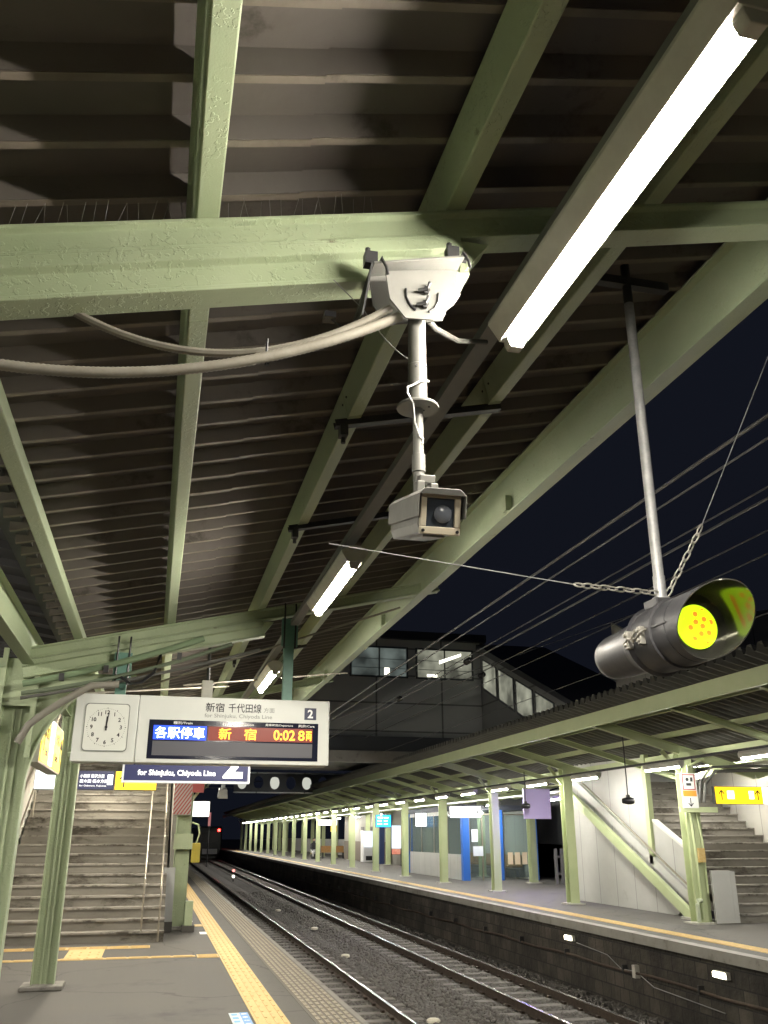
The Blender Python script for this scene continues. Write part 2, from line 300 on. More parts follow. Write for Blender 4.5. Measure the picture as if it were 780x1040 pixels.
def stones():
    base = np.array([(x, y, z) for x in (-1, 1) for y in (-1, 1) for z in (-1, 1)], float)
    fb = np.array([(0, 1, 3, 2), (4, 6, 7, 5), (0, 4, 5, 1), (2, 3, 7, 6), (0, 2, 6, 4), (1, 5, 7, 3)])
    N = 52000; Y = 10 + 42 * RNG.random(N) ** 1.7; X = 2.1 + 6.2 * RNG.random(N)
    s = (.014 + .022 * RNG.random(N))
    V = base[None] * (1 + RNG.normal(0, .28, (N, 8, 3))) * s[:, None, None]
    a = RNG.random(N) * 6.28; b = RNG.random(N) * 6.28
    ca, sa, cb, sb = np.cos(a), np.sin(a), np.cos(b), np.sin(b)
    x, y, z = V[..., 0], V[..., 1], V[..., 2]
    x, y = x*ca[:, None]-y*sa[:, None], x*sa[:, None]+y*ca[:, None]; y, z = y*cb[:, None]-z*sb[:, None], y*sb[:, None]+z*cb[:, None]
    Z0 = -1.262 - .09 * np.exp(-((X - 5.28) / .35) ** 2) + RNG.random(N) * .02
    for cx in (3.60, 6.94):
        on = (np.abs(X - cx) < 1.02) & (np.abs(((Y - 10 + .33) % .66) - .33) < .125); Z0 = np.where(on, Z0 - .07, np.where(np.abs(X - cx) < 1.0, Z0 - .022, Z0))
    V = np.stack([x + X[:, None], y + Y[:, None], z + Z0[:, None]], -1).reshape(-1, 3)
    F = (fb[None] + (np.arange(N) * 8)[:, None, None]).reshape(-1, 4)
    me = bpy.data.meshes.new('ballast'); me.vertices.add(len(V)); me.vertices.foreach_set('co', V.ravel())
    me.loops.add(F.size); me.loops.foreach_set('vertex_index', F.ravel().astype(np.int32))
    me.polygons.add(len(F)); me.polygons.foreach_set('loop_start', (np.arange(len(F)) * 4).astype(np.int32))
    me.update(calc_edges=True); me.validate(); me.materials.append(STONE)
    o = bpy.data.objects.new('ballast', me); COL.objects.link(o)
    tag(o, 'crushed dark stone ballast filling the track bed between the platforms', 'ballast', kind='stuff')
stones()
# near platform (camera stands on it) and its paving
tag(MB().box(-9, 1.86, -8, 230, -.14, 0).box(-9, 1.70, -8, 230, -1.42, -.14).build('platform', ASPH), kind='structure')
tag(MB().box(1.86, 2.035, -8, 230, -.16, .003).build('platform_edge', CONC), kind='structure')
wb = MB()
wb.box(1.70, 1.80, -8, 230, -1.42, -.14)
tag(wb.build('platform_wall', BLOCKS), kind='structure')
tag(MB().box(8.42, 24, -8, 230, -.14, 0).box(8.5, 24, -8, 230, -1.42, -.14).build('opposite_platform', ASPH), kind='structure')
tag(MB().box(8.22, 8.42, -8, 230, -.15, .003).build('opposite_platform_edge', mat('edge_concrete', (.30, .29, .26), .7, c2=(.22, .21, .19), sc=2, bump=.2, stain=(.14, .13, .11), ssc=2)), kind='structure')
fb_ = MB().box(8.36, 8.5, -8, 230, -1.42, -.15); tag(fb_.build('opposite_platform_wall', BLOCKS), kind='structure')
# ribs (buttress pilasters) and the cable pipe along the block wall
pw = thing('wall_pipe', (8.30, 10, -.62), 'rusty cable pipe running along the block wall of the opposite platform', 'pipe')
q = MB(); q.tube([(0, t*1.0, -.004*t + .02*math.sin(t*1.7)) for t in range(0, 46)], .022, 8); q.build('pipe', mat('rusty_pipe', (.075, .05, .035), .7, c2=(.045, .032, .024), sc=5), pw, smooth=True)
for t in np.arange(1.2, 44, 2.4): MB().box(-.035, .06, t-.02, t+.02, -.06, .06).build('clip', DARKM, pw)
# tactile strip: bars
def tactile(x0, x1, y0, y1, name, label, along='y', m=TACT):
    t = MB().box(x0, x1, y0, y1, 0, .007)
    if along == 'y':
        for k in range(4):
            xc = x0 + (x1-x0) * (k+.5)/4
            y = y0 + .02
            while y < min(y1, 45) - .2:
                t.box(xc-.013, xc+.013, y, y+.26, .007, .012); y += .30
    else:
        for k in range(4):
            yc = y0 + (y1-y0) * (k+.5)/4; x = x0 + .02
            while x < x1 - .2: t.box(x, x+.26, yc-.013, yc+.013, .007, .012); x += .30
    return tag(t.build(name, m), label, 'tactile paving')
tactile(1.045, 1.345, -6, 120, 'tactile_strip', 'long yellow tactile strip running beside the near platform edge')
tactile(-2.6, .72, 13.98, 14.13, 'tactile_path', 'thin yellow tactile path crossing the asphalt below the left stairs', 'x')
tactile(-2.6, .10, 15.2, 15.5, 'tactile_path', 'yellow tactile band along the foot of the left stairs', 'x')
tactile(.74, 1.035, 13.85, 14.2, 'tactile_block', 'square yellow tactile block at the end of the thin path', 'x')
tactile(-1.05, -.55, 14.14, 15.19, 'tactile_block', 'yellow tactile connector between the two bands below the left stairs', 'y')
tactile(.9, 1.04, 18.4, 18.8, 'tactile_block', 'small yellow tactile block beside the column right of the left stairs', 'x')
tactile(8.72, 9.02, -6, 150, 'tactile_strip', 'long yellow tactile strip along the opposite platform edge')
# slip strip of pads at the near edge
sm = MB(); y = -4.0
while y < 60:
    for k in range(6): sm.box(1.60 + k*.062, 1.60 + k*.062 + .040, y + (.03 if k % 2 else 0), y + .15 + (.03 if k % 2 else 0), .004, .010)
    y += .19
tag(sm.build('slip_pads', mat('slip_pad', (.30, .265, .205), .7, c2=(.22, .195, .15), sc=8)), 'rows of worn pale anti-slip pads along the near platform edge', 'slip strip')
tag(MB().box(1.57, 1.98, -4, 60, 0, .004).build('slip_strip_base', mat('slip_base', (.085, .075, .06), .7, c2=(.11, .1, .085), sc=4)), 'dark brown strip under the anti-slip pads at the near edge', 'slip strip')
st = thing('floor_sticker', (.96, 9.32, .002), 'blue and white boarding sticker on the asphalt beside the yellow strip', 'sticker')
MB().box(-.12, .06, -.6, .33, 0, .002).build('sheet', mat('sticker_white', (.55, .58, .6), .5, c2=(.35, .45, .5), sc=11), st)
MB().box(-.02, .058, -.6, .33, .002, .0035).build('blue_band', BLUSH, st)
q = MB()
for k, ch in enumerate('乗車位置'): text(q, ch, 0, 0, .055, (-.01, .22 - .16*k, .0035), (1, 0, 0), (0, 1, 0), th=.001)
q.build('lettering', WTXT2, st)
q = MB()
for k in range(5):
    q.box(-.10, -.045, .2-.17*k, .28-.17*k, .002, .0034)
q.build('symbol', mat('sticker_blue_mark', (.1, .35, .6), .5), st)
# white marks on the platform
for (x, y, w, l) in ((1.0, 17.2, .14, .35), (.78, 19.5, .25, .12), (.78, 21.2, .25, .12), (.86, 23.5, .2, .12), (1.0, 13.9, .0, .0)):
    if w: tag(MB().box(x-w/2, x+w/2, y-l/2, y+l/2, 0, .004).build('floor_mark', WTXT2), f'small white paint mark on the platform {"nearest the yellow strip bend" if y==17.2 else "%s along from the stair column" % ORD[int(y>20)+int(y>22)]}', 'floor mark', 'white floor marks')

# ------------------------------------------------------------------ railway tracks
def rail_prof(): return [(-.06, 0), (.06, 0), (.06, .012), (.012, .03), (.010, .11), (.033, .12), (.033, .148), (-.033, .148), (-.033, .12), (-.010, .11), (-.012, .03), (-.06, .012)]
def track(cx, label):
    t = thing('railway_track', (cx, 10, -1.25), label, 'track', 'railway tracks between the platforms')
    for s in (-1, 1):
        r = MB().ext(rail_prof(), (s*.5335, -14, 0), (s*.5335, 220, 0)).build('rail', RAIL, t)
        MB().box(s*.5335-.026, s*.5335+.026, -14, 220, .1482, .1502).build('running_surface', RAILT, r)
    proto = MB().box(-1.0, 1.0, -.115, .115, -.13, .012).build('sleeper', SLEEP, t, bevel=.015)
    for k in range(1, 100):
        c = proto.copy(); COL.objects.link(c); c.parent = t; c.location = (RNG.normal(0, .01), k*.66, 0); c.rotation_euler = (0, 0, RNG.normal(0, .006))
    far = MB()
    for k in range(100, 300): far.box(-1, 1, k*.66-.115, k*.66+.115, -.13, .01)
    o = far.build('distant_sleepers', SLEEP, t); o['kind'] = 'stuff'
    q = MB()
    for k in range(100):
        for s in (-1, 1):
            for e in (-1, 1): q.box(s*.5335+e*.09-.028, s*.5335+e*.09+.028, k*.66-.05, k*.66+.05, .012, .05)
    q.build('rail_clips', RAIL, t)['kind'] = 'stuff'
track(3.60, 'railway track close under the near platform edge')
track(6.94, 'railway track beside the stone wall of the opposite platform')
for i, (x, y, c) in enumerate(((4.9, 24, 'beige'), (5.3, 31, 'white'), (5.1, 38.5, 'pale grey'), (4.65, 15.6, 'round-topped white'))):
    t = thing('track_beacon', (x, y, -1.26), f'{c} equipment cap lying in the ballast, {ORD[3-i] if i<3 else "closest"} of those between the tracks' if i < 3 else 'round-topped white equipment cap in the ballast closest to the platform corner', 'track equipment')
    MB().lathe([(0, .11), (.05, .11), (.075, .08)], (0, 0, 0), (0, 0, 1), 16).build('cap', mat('cap_' + str(i), (.62, .58, .48), .6), t)
    MB().box(-.14, .14, -.10, .10, -.02, .008).build('base', CONCD, t)

# ================================================================== OUR CANOPY
SL = .228; UP = Vector((-SL, 0, 1)).normalized()
ZR = lambda x: 3.37 + SL * x + .166
ZB = lambda x: 3.37 + SL * x              # top of the cross beams = underside of the purlins
canopy_note = 'near platform canopy'
beamY = [2.35, 8.05, 13.6, 18.9, 24.5, 30.0, 35.6, 41.2, 46.8]
def cross_beam(y, label, haunch=True, x0=-1.2):
    t = thing('canopy_beam', (0, y, 0), label, 'beam', 'sloping green cross beams of the near canopy')
    # main H section, web turned to the camera as a shallow recess
    z = lambda x, o: 3.37 + SL*x + o
    MB().ext([(.05, 0), (.05, -.012), (.030, -.020), (.030, -.084), (.05, -.094), (.05, -.108), (-.05, -.108), (-.05, 0)], (x0, 0, z(x0, 0)), (2.50, 0, z(2.50, 0))).build('top_girder', GREEN, t, bevel=.003)
    if haunch:
        MB().ext([(.060, 0), (.060, -.040), (.036, -.050), (.036, -.118), (.052, -.126), (.052, -.14), (-.052, -.14), (-.052, 0)], (x0, 0, z(x0, -.116)), (.82, 0, z(.82, -.116))).build('bottom_channel', GREEN, t, bevel=.003)
        xe = .82
        MB().poly([(xe, -.046, z(xe, -.256)), (xe+.10, -.046, z(xe, -.121)), (xe, -.046, z(xe, -.121))], (0, .09, 0)).build('end_gusset', GREEN, t)
    return t
cross_beam(2.35, 'large flaking green cross beam overhead that carries the surveillance camera')
cross_beam(8.05, 'green cross beam with cable bundles from which the clock sign hangs')
for k, y in enumerate(beamY[2:]): cross_beam(y, f'green cross beam behind the clock sign, {ORD[k]} beyond the sign', y < 18 , -1.2 if y < 18 else .45)
# purlins
pur = [(-.76, 'at the gutter side'), (.01, 'left of the camera pole, nearly overhead'), (.81, 'passing behind the camera bracket'), (1.56, 'just right of the row of tube lights')]
for x, w in pur:
    t = thing('roof_purlin', (x, 0, ZB(x)), f'long green box purlin under the near roof, {w}', 'roof beam', 'green purlins under the near canopy')
    c = UP * .08
    segs = ((-3, 2.9), (2.902, 10.9), (10.902, 19)) if x < .3 else ((-3, 3.9), (3.902, 11.9), (11.902, 48))
    q = MB()
    for a, b in segs:
        q.ext([(-.037, -.078), (.037, -.078), (.037, .078), (-.037, .078)], (c.x, a, c.z), (c.x, b, c.z), UP)
    q.build('box_section', GREEN, t, bevel=.006)
    q = MB()
    for a, b in segs[:2]:
        for e in (-.05, .04):
            for dx in (-.012,): q.lathe([(0, .006), (.005, .005)], (c.x - .039*UP.z, b+e, c.z), (-1, 0, -.2), 6)
    q.build('bolt', DARKM, t)
fx = 2.355
t = thing('eaves_beam', (fx, 0, ZB(fx)), 'heavy green I section beam along the trackside edge of the near canopy', 'beam')
c = UP * .125 - Vector((0, 0, .10))
MB().ibeam((c.x, -3, c.z), (c.x, 48, c.z), .13, .285, .012, .010, up=UP).build('girder', GREEN, t, bevel=.003)
q = MB()
for y in (2.0, 5.6, 9.4, 13.0, 17): q.poly([(c.x-.048, y, c.z-.12), (c.x-.006, y, c.z-.02), (c.x-.006, y, c.z-.13)], (0, .012, 0)); q.box(c.x-.052, c.x-.006, y-.004, y+.06, c.z-.135, c.z-.02)
q.build('stiffener', GREEN, t)
t = thing('gutter_beam', (-1.14, 0, 3.05), 'green I beam running over the left columns beside the dark gutter', 'beam')
MB().ibeam((0, -3, .04), (0, 18.9, .04), .10, .26, .01, .008).build('girder', GREEN, t, bevel=.003)
# folded-plate roof sheets: profile along Y, extruded up the slope
def folded(xa, xb, za, zb, y0, y1, name, m, pitch=.25, dep=.060, bot=.034, top=.150, parent=None, seam=False):  # seam adds pale strips imitating light caught by the rib bottoms
    pr = []; y = y0
    w = (pitch - bot - top) / 2
    while y < y1:
        pr += [(y, 0), (y+bot, 0), (y+bot+w, dep), (y+bot+w+top, dep)]; y += pitch
    v = []; f = []; n = len(pr); th = .004
    for (x, z) in ((xa, za), (xb, zb)): v += [(x, yy, z+h) for yy, h in pr]
    for (x, z) in ((xa, za), (xb, zb)): v += [(x, yy, z+h+th) for yy, h in pr]
    for i in range(n-1):
        f += [(i, i+1, n+i+1, n+i), (2*n+i, 3*n+i, 3*n+i+1, 2*n+i+1), (i, 2*n+i, 2*n+i+1, i+1), (n+i, n+i+1, 3*n+i+1, 3*n+i)]
    f += [(0, n, 3*n, 2*n), (n-1, 3*n-1, 4*n-1, 2*n-1)]
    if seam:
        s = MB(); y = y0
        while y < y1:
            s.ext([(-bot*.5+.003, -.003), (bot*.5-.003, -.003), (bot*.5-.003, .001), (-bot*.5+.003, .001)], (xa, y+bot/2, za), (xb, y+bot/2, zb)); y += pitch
        s.build('lit_rib_strips', RIBLIT, parent)
    return MB().add(v, f).build(name, m, parent)
def joint_caps(m): pass
ZR = lambda x: ZB(x) + .166
rf = thing('platform_canopy_roof', (0, 0, 0), 'dark brown folded metal roof sheeting over the near platform', 'roof')
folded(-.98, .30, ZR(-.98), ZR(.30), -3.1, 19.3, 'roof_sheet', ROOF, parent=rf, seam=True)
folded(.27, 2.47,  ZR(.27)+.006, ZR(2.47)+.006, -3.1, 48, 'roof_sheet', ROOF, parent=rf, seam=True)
rf2 = thing('gutter_side_roof', (0, 0, 0), 'nearly black folded roof sheet seen left of the gutter', 'roof')
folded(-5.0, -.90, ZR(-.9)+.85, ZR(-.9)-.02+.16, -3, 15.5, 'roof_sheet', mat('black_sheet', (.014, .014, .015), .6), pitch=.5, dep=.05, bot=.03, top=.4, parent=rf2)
t = thing('roof_gutter', (-.98, 0, 3.36), 'dark metal gutter trough between the two roof slopes', 'gutter')
MB().ext([(-.07, .10), (-.07, 0), (.07, 0), (.07, .10), (.065, .10), (.065, .006), (-.065, .006), (-.065, .10)], (0, -3, 0), (0, 19, 0)).build('trough', DARKM, t)
# bird spikes over beam 1
t = thing('bird_spikes', (0, 2.33, 0), 'row of fine bird deterrent spikes along the top of the big near beam', 'bird spikes')
q = MB()
for x in np.arange(-.62, .55, .033):
    a = RNG.normal(0, .012); q.bar((x, 0, ZB(x)), (x+a, .03*RNG.random(), ZB(x)+.10), .0008)
q.build('needles', GALV, t)
q = MB().bar((-.7, 0, ZB(-.7)+.003), (.6, 0, ZB(.6)+.003), .02, .006); q.build('spike_base', DARKM, t)

# columns of the near platform
def column(x, y, h, w, label, group, taper=False, mm=GREEN, plinth=True, cat='column', dz=.0):
    t = thing('canopy_column', (x, y, 0), label, cat, group)
    MB().ext([(-w/2, -.075), (-w/2+.014, -.075), (-w/2+.014, -.008), (w/2-.014, -.008), (w/2-.014, -.075), (w/2, -.075), (w/2, .075), (w/2-.014, .075), (w/2-.014, .008), (-w/2+.014, .008), (-w/2+.014, .075), (-w/2, .075)], (0, 0, .03), (0, 0, h), (0, 1, 0)).build('shaft', mm, t, bevel=.003)
    q = MB()
    for xx in (-.028, .028): q.box(xx-.009, xx+.009, -.028, -.009, .05, h-.1)
    q.build('cover_strip', mm, t)
    if plinth: MB().box(-w*.9, w*.9, -.2, .2, 0, .05).build('plinth', CONC, t, bevel=.012)
    return t
def bracket(t, x0, x1, z0, z1, y, mm=GREEN):
    """curved knee brace in the XZ plane: web plate with a curved flange"""
    n = 12; pts = []
    for i in range(n+1):
        a = i/n*math.pi/2; pts.append((x0 + (x1-x0)*(1-math.cos(a)), z0 + (z1-z0)*math.sin(a)))
    q = MB(); poly = [(px, y-.006, pz) for px, pz in pts] + [(x0, y-.006, z1+.02)]
    q.poly(poly, (0, .012, 0)); q.build('knee_web', mm, t)
    q = MB()
    for (a, b), (c, d) in zip(pts[:-1], pts[1:]): q.bar((a, y, b), (c, y, d), .09, .012, up=(0, 0, 1) if abs(c-a) > .3*abs(d-b) else (1, 0, 0))
    q.build('knee_flange', GREENE, t)
GREENE = GREEN
c1 = column(-1.2, 8.2, 3.0, .26, 'green riveted column at the left edge of the platform, closest to the viewer', 'green columns of the near canopy')
bracket(c1, .13, .95, 1.9, 2.93-.02, -.09)
MB().box(-.20, .16, -.12, -.105, 2.62, 3.02).build('gusset_plate', GREEN, c1, bevel=.003)
q = MB()
for s in (-.155, .115): q.box(s, s+.04, -.16, -.12, 2.2, 3.1)
q.build('angle_bracket', GREEN, c1)
c2 = column(-1.05, 11.6, 3.25, .25, 'green column with a concrete plinth standing in front of the left stairs', 'green columns of the near canopy')
bracket(c2, .12, .7, 2.4, 3.05, -.09)
q = MB(); q.bar((.0, -.05, 2.5), (.55, .9, 3.2), .06, .05); q.build('strut', GREEN, c2)
c3 = column(.56, 18.0, 3.35, .26, 'green column at the right side of the left stairs carrying a striped board', 'green columns of the near canopy')
MB().box(-.17, .17, -.15, -.08, 1.35, 1.62).build('band_plate', GREEN, c3, bevel=.004)
q = MB(); q.bar((.1, 0, 2.55), (1.05, 0, 3.42), .07, .06); q.bar((.1, .0, 2.2), (.62, .0, 2.95), .05, .05); q.build('strut', GREEN, c3)
for k, y in enumerate((24.5, 30.0, 35.6, 41.2, 46.8)):
    dupc = column(.56, y, 3.45, .22, f'green column of the near canopy hidden behind the stair column, {ORD[k]} beyond it', 'green columns of the near canopy')

# things on / beside the stair column
t = thing('striped_board', (.53, 17.83, 1.95), 'red and white diagonally hatched warning board strapped to the stair column', 'warning board')
MB().box(-.20, .13, -.012, .0, 0, .62).build('board', mat('board_white', (.34, .31, .29), .5), t)
q = MB()
for k in range(-6, 9):
    x0 = -.2 + k*.062; pts = []
    for (a, b) in ((0, 0), (.030, 0), (.030+.42, .60), (.42, .60)): pts.append((x0 + a, b))
    # clip the stripe to the board
    P = [Vector((a, b)) for a, b in pts]
    def clip(P, ax, lim, sg):
        out = []
        for i in range(len(P)):
            A, B = P[i], P[(i+1) % len(P)]; ia = sg*(A[ax]-lim) <= 0; ib = sg*(B[ax]-lim) <= 0
            if ia: out.append(A)
            if ia != ib: tt = (lim-A[ax])/(B[ax]-A[ax]); out.append(A+(B-A)*tt)
        return out
    P = clip(P, 0, -.195, -1); P = clip(P, 0, .125, 1) if P else P
    if len(P) > 2: q.poly([(p.x, -.014, p.y+.01) for p in P], (0, .0015, 0))
q.build('stripes', RED, t)
MB().box(.13, .34, -.05, .03, .40, .58).build('red_plate', RED, t)
t = thing('lit_sign', (.85, 18.0, 1.92), 'small glowing white sign box right of the striped board', 'sign')
MB().box(-.16, .16, -.05, .05, 0, .28).build('casing', HOUSE, t); MB().box(-.15, .15, -.056, -.05, .01, .27).build('lit_face', WLIT, t)
MB().bar((0, 0, .28), (0, 0, .7), .02).build('hanger', GALV, t)
t = thing('yellow_box', (.80, 17.95, 1.12), 'small yellow emergency box on the side of the stair column', 'box')
MB().box(-.08, .08, -.08, .08, 0, .34).build('casing', mat('yellow_box_paint', (.35, .28, .03), .5), t, bevel=.01)
MB().tube([(0, -.02, .34), (.05, -.02, .5), (.02, -.02, .66), (-.1, -.02, .70)], .018).build('pipe', GREEN2, t, smooth=True)
t = thing('grey_panel', (.34, 17.6, 0), 'tall plain grey panel in front of the stair column at the stair foot', 'panel')
MB().box(-.09, .11, -.02, .02, .16, 1.05).build('sheet', mat('panel_grey', (.36, .37, .37), .45, c2=(.32, .33, .33), sc=4), t); MB().box(-.10, .12, -.05, .05, 0, .16).build('base', CONCD, t)
t = thing('cable_riser_box', (.72, 17.5, 0), 'small green painted box on a concrete foot beside the stair column', 'box')
MB().box(-.06, .08, -.06, .06, .1, .50).build('casing', GREEN, t, bevel=.01); MB().box(-.1, .12, -.1, .1, 0, .1).build('foot', CONCD, t)
# hanging speaker
t = thing('hanging_speaker', (1.73, 25, 2.45), 'pale box loudspeaker hanging under the near canopy above the track edge', 'loudspeaker')
MB().ext([(-.13, -.1), (.13, -.1), (.10, .15), (-.10, .15)], (0, 0, .15), (0, .3, .2)).build('horn', WHITEP, t, bevel=.01)
MB().box(-.05, .05, .08, .18, .3, .8).box(-.015, .015, .1, .15, .8, 1.3).build('hanger', GREY, t)

# ------------------------------------------------------------------ left stairs
def stairs(x0, x1, yf, n, rise, go, label, group='concrete staircases'):
    t = thing('staircase', ((x0+x1)/2, yf, 0), label, 'staircase', group); w = (x1-x0)/2
    q = MB(); nose = MB()
    prof = []
    for k in range(n): prof += [(k*go, k*rise), (k*go, (k+1)*rise)]
    prof += [(n*go, n*rise), (n*go, n*rise-.25), (.25, -.0)]
    v = []; m = len(prof)
    for k in range(n):
        q.box(-w, w, k*go, (k+1)*go+.3, max(0, (k-1)*rise), (k+1)*rise-.012)
        nose.box(-w, w, k*go-.028, (k+1)*go+.002, (k+1)*rise-.030, (k+1)*rise)
    q.build('risers', STEPR, t); nose.build('treads', STEP, t)
    return t
STEPR = mat('riser_concrete', (.23, .215, .185), .8, c2=(.16, .148, .125), sc=2.2, stain=(.055, .047, .036), ssc=1.6, sthr=.52, stretch=(.7, 1, 1.6))
s1 = stairs(-2.36, .30, 16.0, 28, .16, .28, 'dirty concrete staircase climbing away behind the green column at the left')
q = MB()
a = .16/.28
def hr(q, x, yo, h, L, r=.016):
    p0 = (x, yo, h + a*yo); p1 = (x, L, h + a*L); q.tube([(x, yo-.05, .02 if yo < .3 else h), (x, yo-.02, h-.1), p0, p1], r, 8)
    for s in np.arange(yo+1.5, L, 1.7): q.tube([(x, s, a*s), (x, s, h+a*s)], .014, 6)
hr(q, .97, .1, .85, 7.8); q.build('centre_handrail', STAIN, s1, smooth=True)
q = MB(); hr(q, 1.24, -.1, .85, 7.8); hr(q, -1.24, -.1, .85, 7.8); q.build('side_handrail', STAIN, s1, smooth=True)
# side walls of stairs
t = thing('stair_side_wall', (-2.44, 15.8, 0), 'beige sloping side wall on the left of the left stairs', 'wall')
MB().poly([(-.06, 0, 0), (-.06, 8.2, 0), (-.06, 8.2, 6.4), (-.06, 4, 4.2), (-.06, 0, 1.35)], (.1, 0, 0)).build('wall_panel', WOODG, t)
MB().bar((-.01, 0, 1.37), (-.01, 4, 4.22), .14, .06).build('coping', mat('coping_grey', (.3, .3, .28), .5), t)
MB().bar((.06, 0, .95), (.06, 7.8, .95+7.8*a), .05, .05).build('handrail', STAIN, t)
t = thing('stair_side_wall', (.38, 17.9, 0), 'beige wall edge on the trackside of the left stairs behind the column', 'wall')
MB().poly([(-.04, 0, 0), (-.04, 7, 0), (-.04, 7, 6.0), (-.04, 2.4, 3.4), (-.04, 0, 2.0)], (.07, 0, 0)).build('wall_panel', WOODG, t)
t = thing('added_stair_backing', (-1, 23.9, 0), 'dark wall added to close the top of the left stairs in darkness', 'wall')
MB().box(-1.6, 1.4, 0, .2, 3.6, 7.5).build('end_wall', BLDG2, t)  # end wall added to keep the stair top dark
MB().box(-1.6, 1.4, -4.4, 0, 6.6, 6.8).build('ceiling', BLDG2, t)

# ------------------------------------------------------------------ lamps
def lamp_fixture(name, loc, label, group, tubem, L=1.25, w=.15, rail=True, cat='tube light'):
    t = thing(name, loc, label, cat, group)
    MB().ext([(-w*.46, .006), (-.050, -.050), (-.050, -.054), (.050, -.054), (.050, -.050), (w*.46, .006), (w*.46, .020), (.035, .055), (-.035, .055), (-w*.46, .020)][::-1], (0, -L/2-.05, 0), (0, L/2+.05, 0)).build('housing', HOUSE, t, bevel=.004)
    pr = [(.029*math.cos(R(-178 + 176*k/12)), -.055 + .030*math.sin(R(-178 + 176*k/12))) for k in range(13)]
    MB().ext(pr, (0, -L/2, 0), (0, L/2, 0)).build('diffuser', tubem, t)
    for s in (-1, 1): MB().ext([(-.033, -.040), (-.034, -.068), (-.022, -.094), (.022, -.094), (.034, -.068), (.033, -.040)], (0, s*(L/2+.003), 0), (0, s*(L/2+.045), 0)).build('end_cap', HOUSE, t, bevel=.004)
    return t
G1 = 'tube lights under the near canopy'
l0 = lamp_fixture('tube_light', (1.095, 1.86, 3.29), 'huge bright tube light close overhead at the upper right', G1, TUBEC, 1.30, .19)
for k, (y, lab) in enumerate(((6.0, 'bright tube light below the surveillance camera, left of the eaves beam'), (10.1, 'small glowing tube light just above the clock sign'), (14.3, 'tube light hidden behind the right end of the clock sign'), (18.5, 'tube light in line beyond the clock sign'), (22.7, 'far tube light in line beyond the clock sign'), (27, 'next to last tube light under the near canopy'), (31.5, 'farthest tube light under the near canopy'), (-2.6, 'tube light behind the viewer'))):
    dup(l0, (1.11 + .012*k*(k < 7), y, 3.29), lab)
t = thing('cable_raceway', (1.105, 0, 3.40), 'grey flat cable raceway running above the tube lights of the near canopy', 'raceway')
MB().box(-.036, .036, -3, 34, .0, .045).build('duct', mat('raceway_grey', (.13, .13, .125), .5, c2=(.17, .17, .16), sc=4), t)
q = MB()
for y in (1.3, 2.4, 5.4, 6.6, 9.6, 10.6, 13.8, 14.8, 18, 19): q.bar((-.02, y, -.07), (-.02, y, .02), .03, .03)
q.build('hanger', GALV, t)
for k, (y, lab) in enumerate(((3.95, 'dark steel channel between purlins beyond the big beam, nearest one'), (5.6, 'dark steel channel between purlins, second beyond the big beam'), (10.4, 'dark steel channel between purlins above the clock sign'), (-.6, 'dark steel channel between purlins behind the viewer'))):
    t = thing('crossbar', (.80, y, ZB(.8)-.015), lab, 'crossbar', 'dark channels carrying the raceway')
    MB().ext([(-.025, 0), (.025, 0), (.025, .035), (.018, .035), (.018, .006), (-.018, .006), (-.018, .035), (-.025, .035)], (-.08, 0, -.03), (.80, 0, -.03+SL*.88)).build('channel', DARKM, t)
    q = MB(); q.box(-.06, -.02, -.03, .03, -.075, -.02); q.lathe([(0, .012), (.03, .012)], (-.04, 0, -.11), (0, 0, 1), 8); q.build('clamp', DARKM, t)
for k, y in enumerate((-2.2, 2.0, 6.4, 10.8)):  # unseen lamps added to brighten the left columns
    lamp_fixture('tube_light', (-3.3, y, 3.30), 'unseen tube light added to brighten the left columns, %s of four, outside the picture' % ORD[k], 'unseen tube lights added left of the near columns', TUBEC, 1.25, .17)
for k, (x, y) in enumerate(((-.9, 12.7), (-.9, 15.8), (-.9, 18.9), (-1.7, 21.6))):
    lamp_fixture('stair_light', (x, y, 3.05 if y < 20 else 5.2), ['warm tube light over the walkway behind the clock', 'warm tube light over the foot of the left stairs', 'warm tube light part way up the left stairs', 'warm tube light at the top of the left stairs'][k], 'warm lights by the left stairs', TUBEW, 1.2, .15)

# conduits and braces around the sign beam
t = thing('flex_conduit', (0, 2.22, 0), 'upper of two sagging ribbed conduits running to the camera bracket', 'conduit', 'sagging flexible conduits')
def sag(p0, p1, s, n=40): return [Vector(p0).lerp(Vector(p1), i/n) - Vector((0, 0, s*4*(i/n)*(1-i/n))) for i in range(n+1)]
def ribbed(pts, r):
    out = []; rr = []
    L = [Vector(p) for p in pts]
    for i in range(len(L)-1):
        for j in range(4): out.append(L[i].lerp(L[i+1], j/4)); rr.append(r*(1.06 if j % 2 else .94))
    out.append(L[-1]); rr.append(r); return out, rr
p, rr = ribbed(sag((-.36, .18, 3.05), (.57, .02, 3.10), .15, 44), .0125)
MB().tube(p, 0, 8, rr=rr).build('conduit', CONDM, t, smooth=True)
t = thing('flex_conduit', (0, 2.22, 0), 'lower thicker sagging conduit crossing from the left edge to the camera bracket', 'conduit', 'sagging flexible conduits')
p, rr = ribbed(sag((-.95, .06, 2.86), (.60, .02, 3.075), .175, 60), .0155)
MB().tube(p, 0, 10, rr=rr).build('conduit', CONDM, t, smooth=True)
q = MB(); q.tube([(.205, .045, 2.87), (.207, .045, 2.955)], .004, 6); q.lathe([(-.004, .019), (.004, .019)], (.206, .045, 2.888), (1, 0, .3), 14); q.build('tie', BLACK, t)
t = thing('flex_conduit', (0, 2.22, 0), 'short pale conduit leaving the camera bracket towards the tube light', 'conduit', 'sagging flexible conduits')
MB().tube([(.72, .12, 3.14), (.80, .30, 3.23), (.92, .42, 3.27), (1.06, .5, 3.33)], .010, 8).build('conduit', mat('old_conduit', (.08, .078, .07), .7), t, smooth=True)
